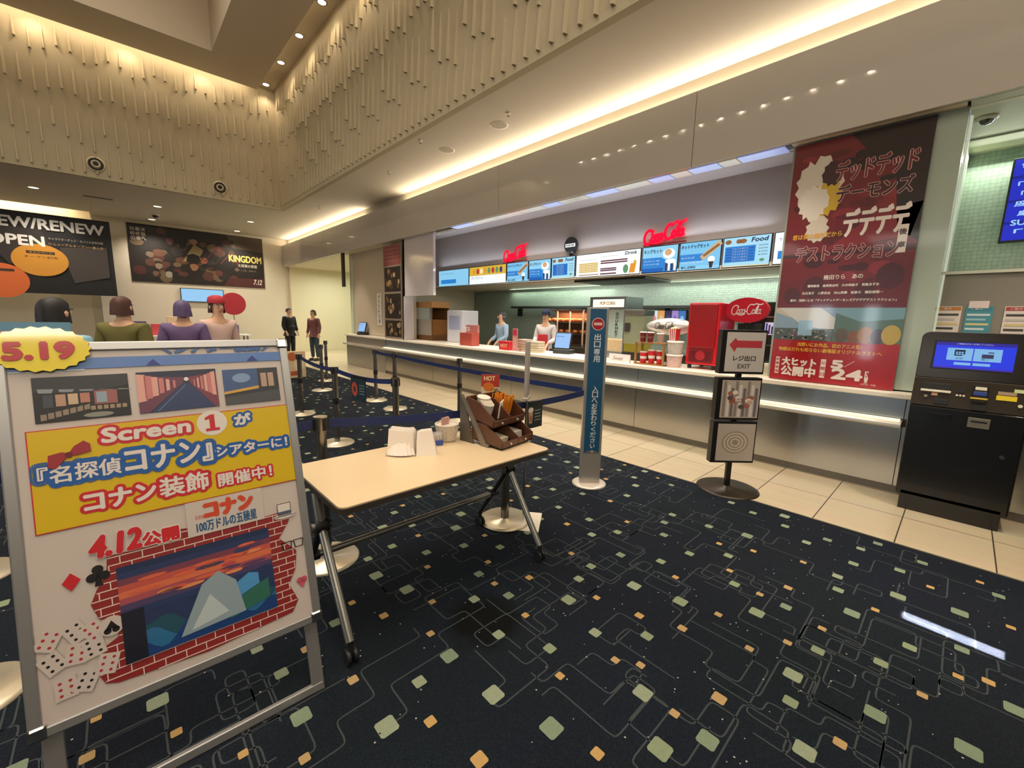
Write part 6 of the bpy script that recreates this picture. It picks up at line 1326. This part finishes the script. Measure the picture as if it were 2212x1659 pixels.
# ------------------------------------------------------------------ things set in the ceilings and on the ribbed wall, and far lobby furniture
def fittings():
    RIM = M('#ddd3bf', .4); GLOW = M('#fff0cf', .4, emit=6.0, name='lamp_glow')
    def down(x, y, z, label, r=.055, group='slot downlights', glow=GLOW):
        t = thing('downlight', label, 'light', (x, y, z), 0, group)
        f = MB(); f.lathe([(r * 1.25, -.004), (r * 1.25, 0), (r, 0), (r, -.006)], RIM, n=20, caps=False); f.build('rim', t)
        f = MB(); f.lathe([(0, -.005), (r * .98, -.003)], glow, n=20); f.build('lamp', t)
        return t
    nm = ['nearest the far corner', 'second from the far corner', 'third from the far corner', 'fourth from the far corner']
    for i, y in enumerate(SLOT_Y[:5]): down(3.39, y, ZT, 'bright downlight in the ceiling slot, ' + (nm[i] if i < 4 else 'fifth from the far corner'), .075)
    for k in range(16): down(-2.5, 2.15 + .525 * k, ZB, 'small downlight in the underside of the left ceiling bulkhead', .045, 'left bulkhead downlights', M('#fff0cf', .4, emit=220.0, name='lamp_glow'))
    # low ceiling
    lab = {(72, 405): 'small downlight in the low ceiling above the black banner', (340, 446): 'small downlight in the low ceiling, before the dome camera', (328, 474): 'small downlight in the low ceiling, behind the dome camera', (541, 479): 'small downlight in the low ceiling above the film banner, nearer one', (512, 499): 'small downlight in the low ceiling above the film banner, further one'}
    for p, s_ in lab.items(): down(*hitz(*p, CZ), CZ, s_, .09, 'lobby downlights', M('#fff0cf', .4, emit=3.0, name='lamp_glow'))
    x, y = hitz(335, 463, CZ); t = thing('dome_camera', 'black dome camera on the low ceiling between two downlights', 'camera', (x, y, CZ - .11))
    f = MB(); f.lathe([(.1, .11), (.1, .08), (.09, .07)], RIM, n=20); f.build('mount', t); f = MB(); f.lathe([(0, 0), (.05, .015), (.085, .07)], BLACKG, n=20); f.build('dome', t)
    for p, s_ in (((1078, 270), 'round grille speaker in the aisle ceiling, larger nearer one'), ((965, 324), 'round grille speaker in the aisle ceiling, further one')):
        x, y = hitz(*p, CZ); t = thing('ceiling_speaker', s_, 'speaker', (x, y, CZ))
        f = MB(); f.lathe([(.12, -.004), (.135, -.003), (.135, .0)], RIM, n=30, caps=False); f.build('rim', t); f = MB(); f.lathe([(0, -.003), (.12, -.003)], M('#a59b8a', .7), n=30, caps=False); f.build('grille', t)
    for p, s_ in (((1098, 243), 'small sprinkler head beside the nearer ceiling speaker'), ((908, 303), 'small sprinkler head beside the further ceiling speaker'), ((840, 371), 'small sprinkler head over the dark stretch of the cove'), ((690, 446), 'small sprinkler head near the corner of the tall hall')):
        x, y = hitz(*p, CZ); t = thing('sprinkler', s_, 'sprinkler', (x, y, CZ))
        f = MB(); f.lathe([(.035, 0), (.032, -.008), (.012, -.01)], RIM, n=16); f.build('rose', t); f = MB(); f.cyl((0, 0, -.01), (0, 0, -.045), .007, CHROME, 8); f.cyl((0, 0, -.045), (0, 0, -.05), .02, CHROME, 14); f.build('head', t)
    x, y = hitz(212, 427, CZ); t = thing('ceiling_vent', 'flat grey vent in the low ceiling right of the black banner', 'vent', (x, y, CZ)); f = MB(); f.box((-.28, -.07, -.005), (.28, .07, 0), M('#8f8676', .6)); f.build('frame', t); f = MB()
    for k in range(4): f.box((-.26, -.055 + .03 * k, -.007), (.26, -.04 + .03 * k, -.004), M('#5a5348', .6))
    f.build('slats', t)
    # nozzles on the ribbed wall
    for x, s_ in ((0.0, 'round black air nozzle on the ribbed wall, left one'), (2.24, 'round black air nozzle on the ribbed wall, right one near the corner')):
        t = thing('air_nozzle', s_, 'vent', (x, AY - .035, 4.585)); X = Matrix.Rotation(PI / 2, 4, 'X')
        f = MB(X); f.lathe([(.155, 0), (.155, .008), (.125, .012)], M('#d5c6a4', .6), c=(0, 0, -.034), n=32, caps=False); f.lathe([(.125, -.03), (.125, .012)], M('#d5c6a4', .6), n=32, caps=False); f.build('plate', t)
        f = MB(X); f.lathe([(.12, .0), (.12, .03), (.10, .035), (.085, .01)], M('#1c1813', .4), n=32, caps=False); f.build('ring', t)
        f = MB(X); f.lathe([(.085, .01), (.07, .03), (.05, .03), (.045, .012)], M('#b9ae94', .4), n=32, caps=False); f.lathe([(.0, .008), (.05, .012)], M('#120f0c', .5), n=32); f.build('throat', t)
    # far lobby: wall screen, round red sign and goods table behind the people
    t = thing('wall_screen', 'pale blue lit screen on the far wall under the film banner', 'screen', (2.35, FY - .03, 1.80))
    f = MB(); f.box((-.62, -.03, 0), (.62, .03, .46), BLACK); f.build('bezel', t); f = MB(); f.off = -.03; f.rect(-.6, .02, .6, .44, M('#8fc4ea', .4, emit=1.0)); f.build('display', t)
    t = thing('round_sign', 'round red sign on a thin pole in the far lobby', 'sign', (2.9, 16.6, 0))
    f = MB(); f.cyl((0, .0, 1.75), (0, -.04, 1.75), .36, M('#b5303c', .5), 32); f.build('disc', t); f = MB(); f.cyl((0, 0.01, 0), (0, 0.01, 1.75), .02, STEEL, 10); f.lathe([(.2, 0), (.2, .015), (0, .02)], STEEL, n=24); f.build('stand', t)
    t = thing('goods_table', 'long low table with coloured goods boxes in the far lobby', 'table', (1.6, 17.2, 0))
    f = MB(); f.box((-1.8, -.35, .68), (1.8, .35, .72), WHITE); f.build('table_top', t)
    for x in (-1.7, 1.7):
        for y in (-.28, .28): f = MB(); f.box((x - .03, y - .03, 0), (x + .03, y + .03, .68), STEEL); f.build('leg', t)
    rnd = random.Random(9); cs = ['#c9a0a8', '#5a4a7a', '#c94a50', '#e0c0a0', '#7a8ab0', '#d8a0b4']
    for i in range(8):
        o = MB(); hgt = rnd.uniform(.3, .62); o.box((-.15, -.12, 0), (.15, .12, hgt), M(cs[i % 6], .6)); b = o.build('goods_box', None, .005); b.location = (.15 + .4 * i, 17.2, .72)
        tag(b, ['pale pink', 'dusky purple', 'bright red', 'cream', 'grey blue', 'light pink', 'plain pink', 'deep purple'][i] + ' goods box on the far lobby table, ' + ['leftmost', 'second from the left', 'third from the left', 'left of the middle', 'right of the middle', 'third from the right', 'second from the right', 'rightmost'][i], 'box', 'goods boxes on the lobby table')
    t = thing('promo_stand', 'low cream and orange promotional stand beyond the A-board edge', 'stand', (3.0, 10.6, 0), .2)
    f = MB(); f.box((-.22, -.05, 0), (.22, .05, .62), M('#d9c09a', .6)); f.build('body', t, .01); f = MB(); f.off = -.05; f.disc(-.1, .5, .1, M('#c2683a', .5)); f.disc(.06, .3, .13, M('#e6d9c0', .5)); f.rect(-.15, .06, .12, .16, M('#b55a3a', .5)); f.build('print', t)
fittings()
def sun_strip():  # unseen narrow lamp added close above the floor in place of sunlight
    L = Vector((2.87, -.62, .40)); T = Vector((2.895, -.14, 0)); d = (T - L).normalized()
    o = area('sun_strip', L, (0, 0, 0), .078, .225, 3.4, (1, .97, .92), 1); o.rotation_euler = d.to_track_quat('-Z', 'Y').to_euler()
sun_strip()
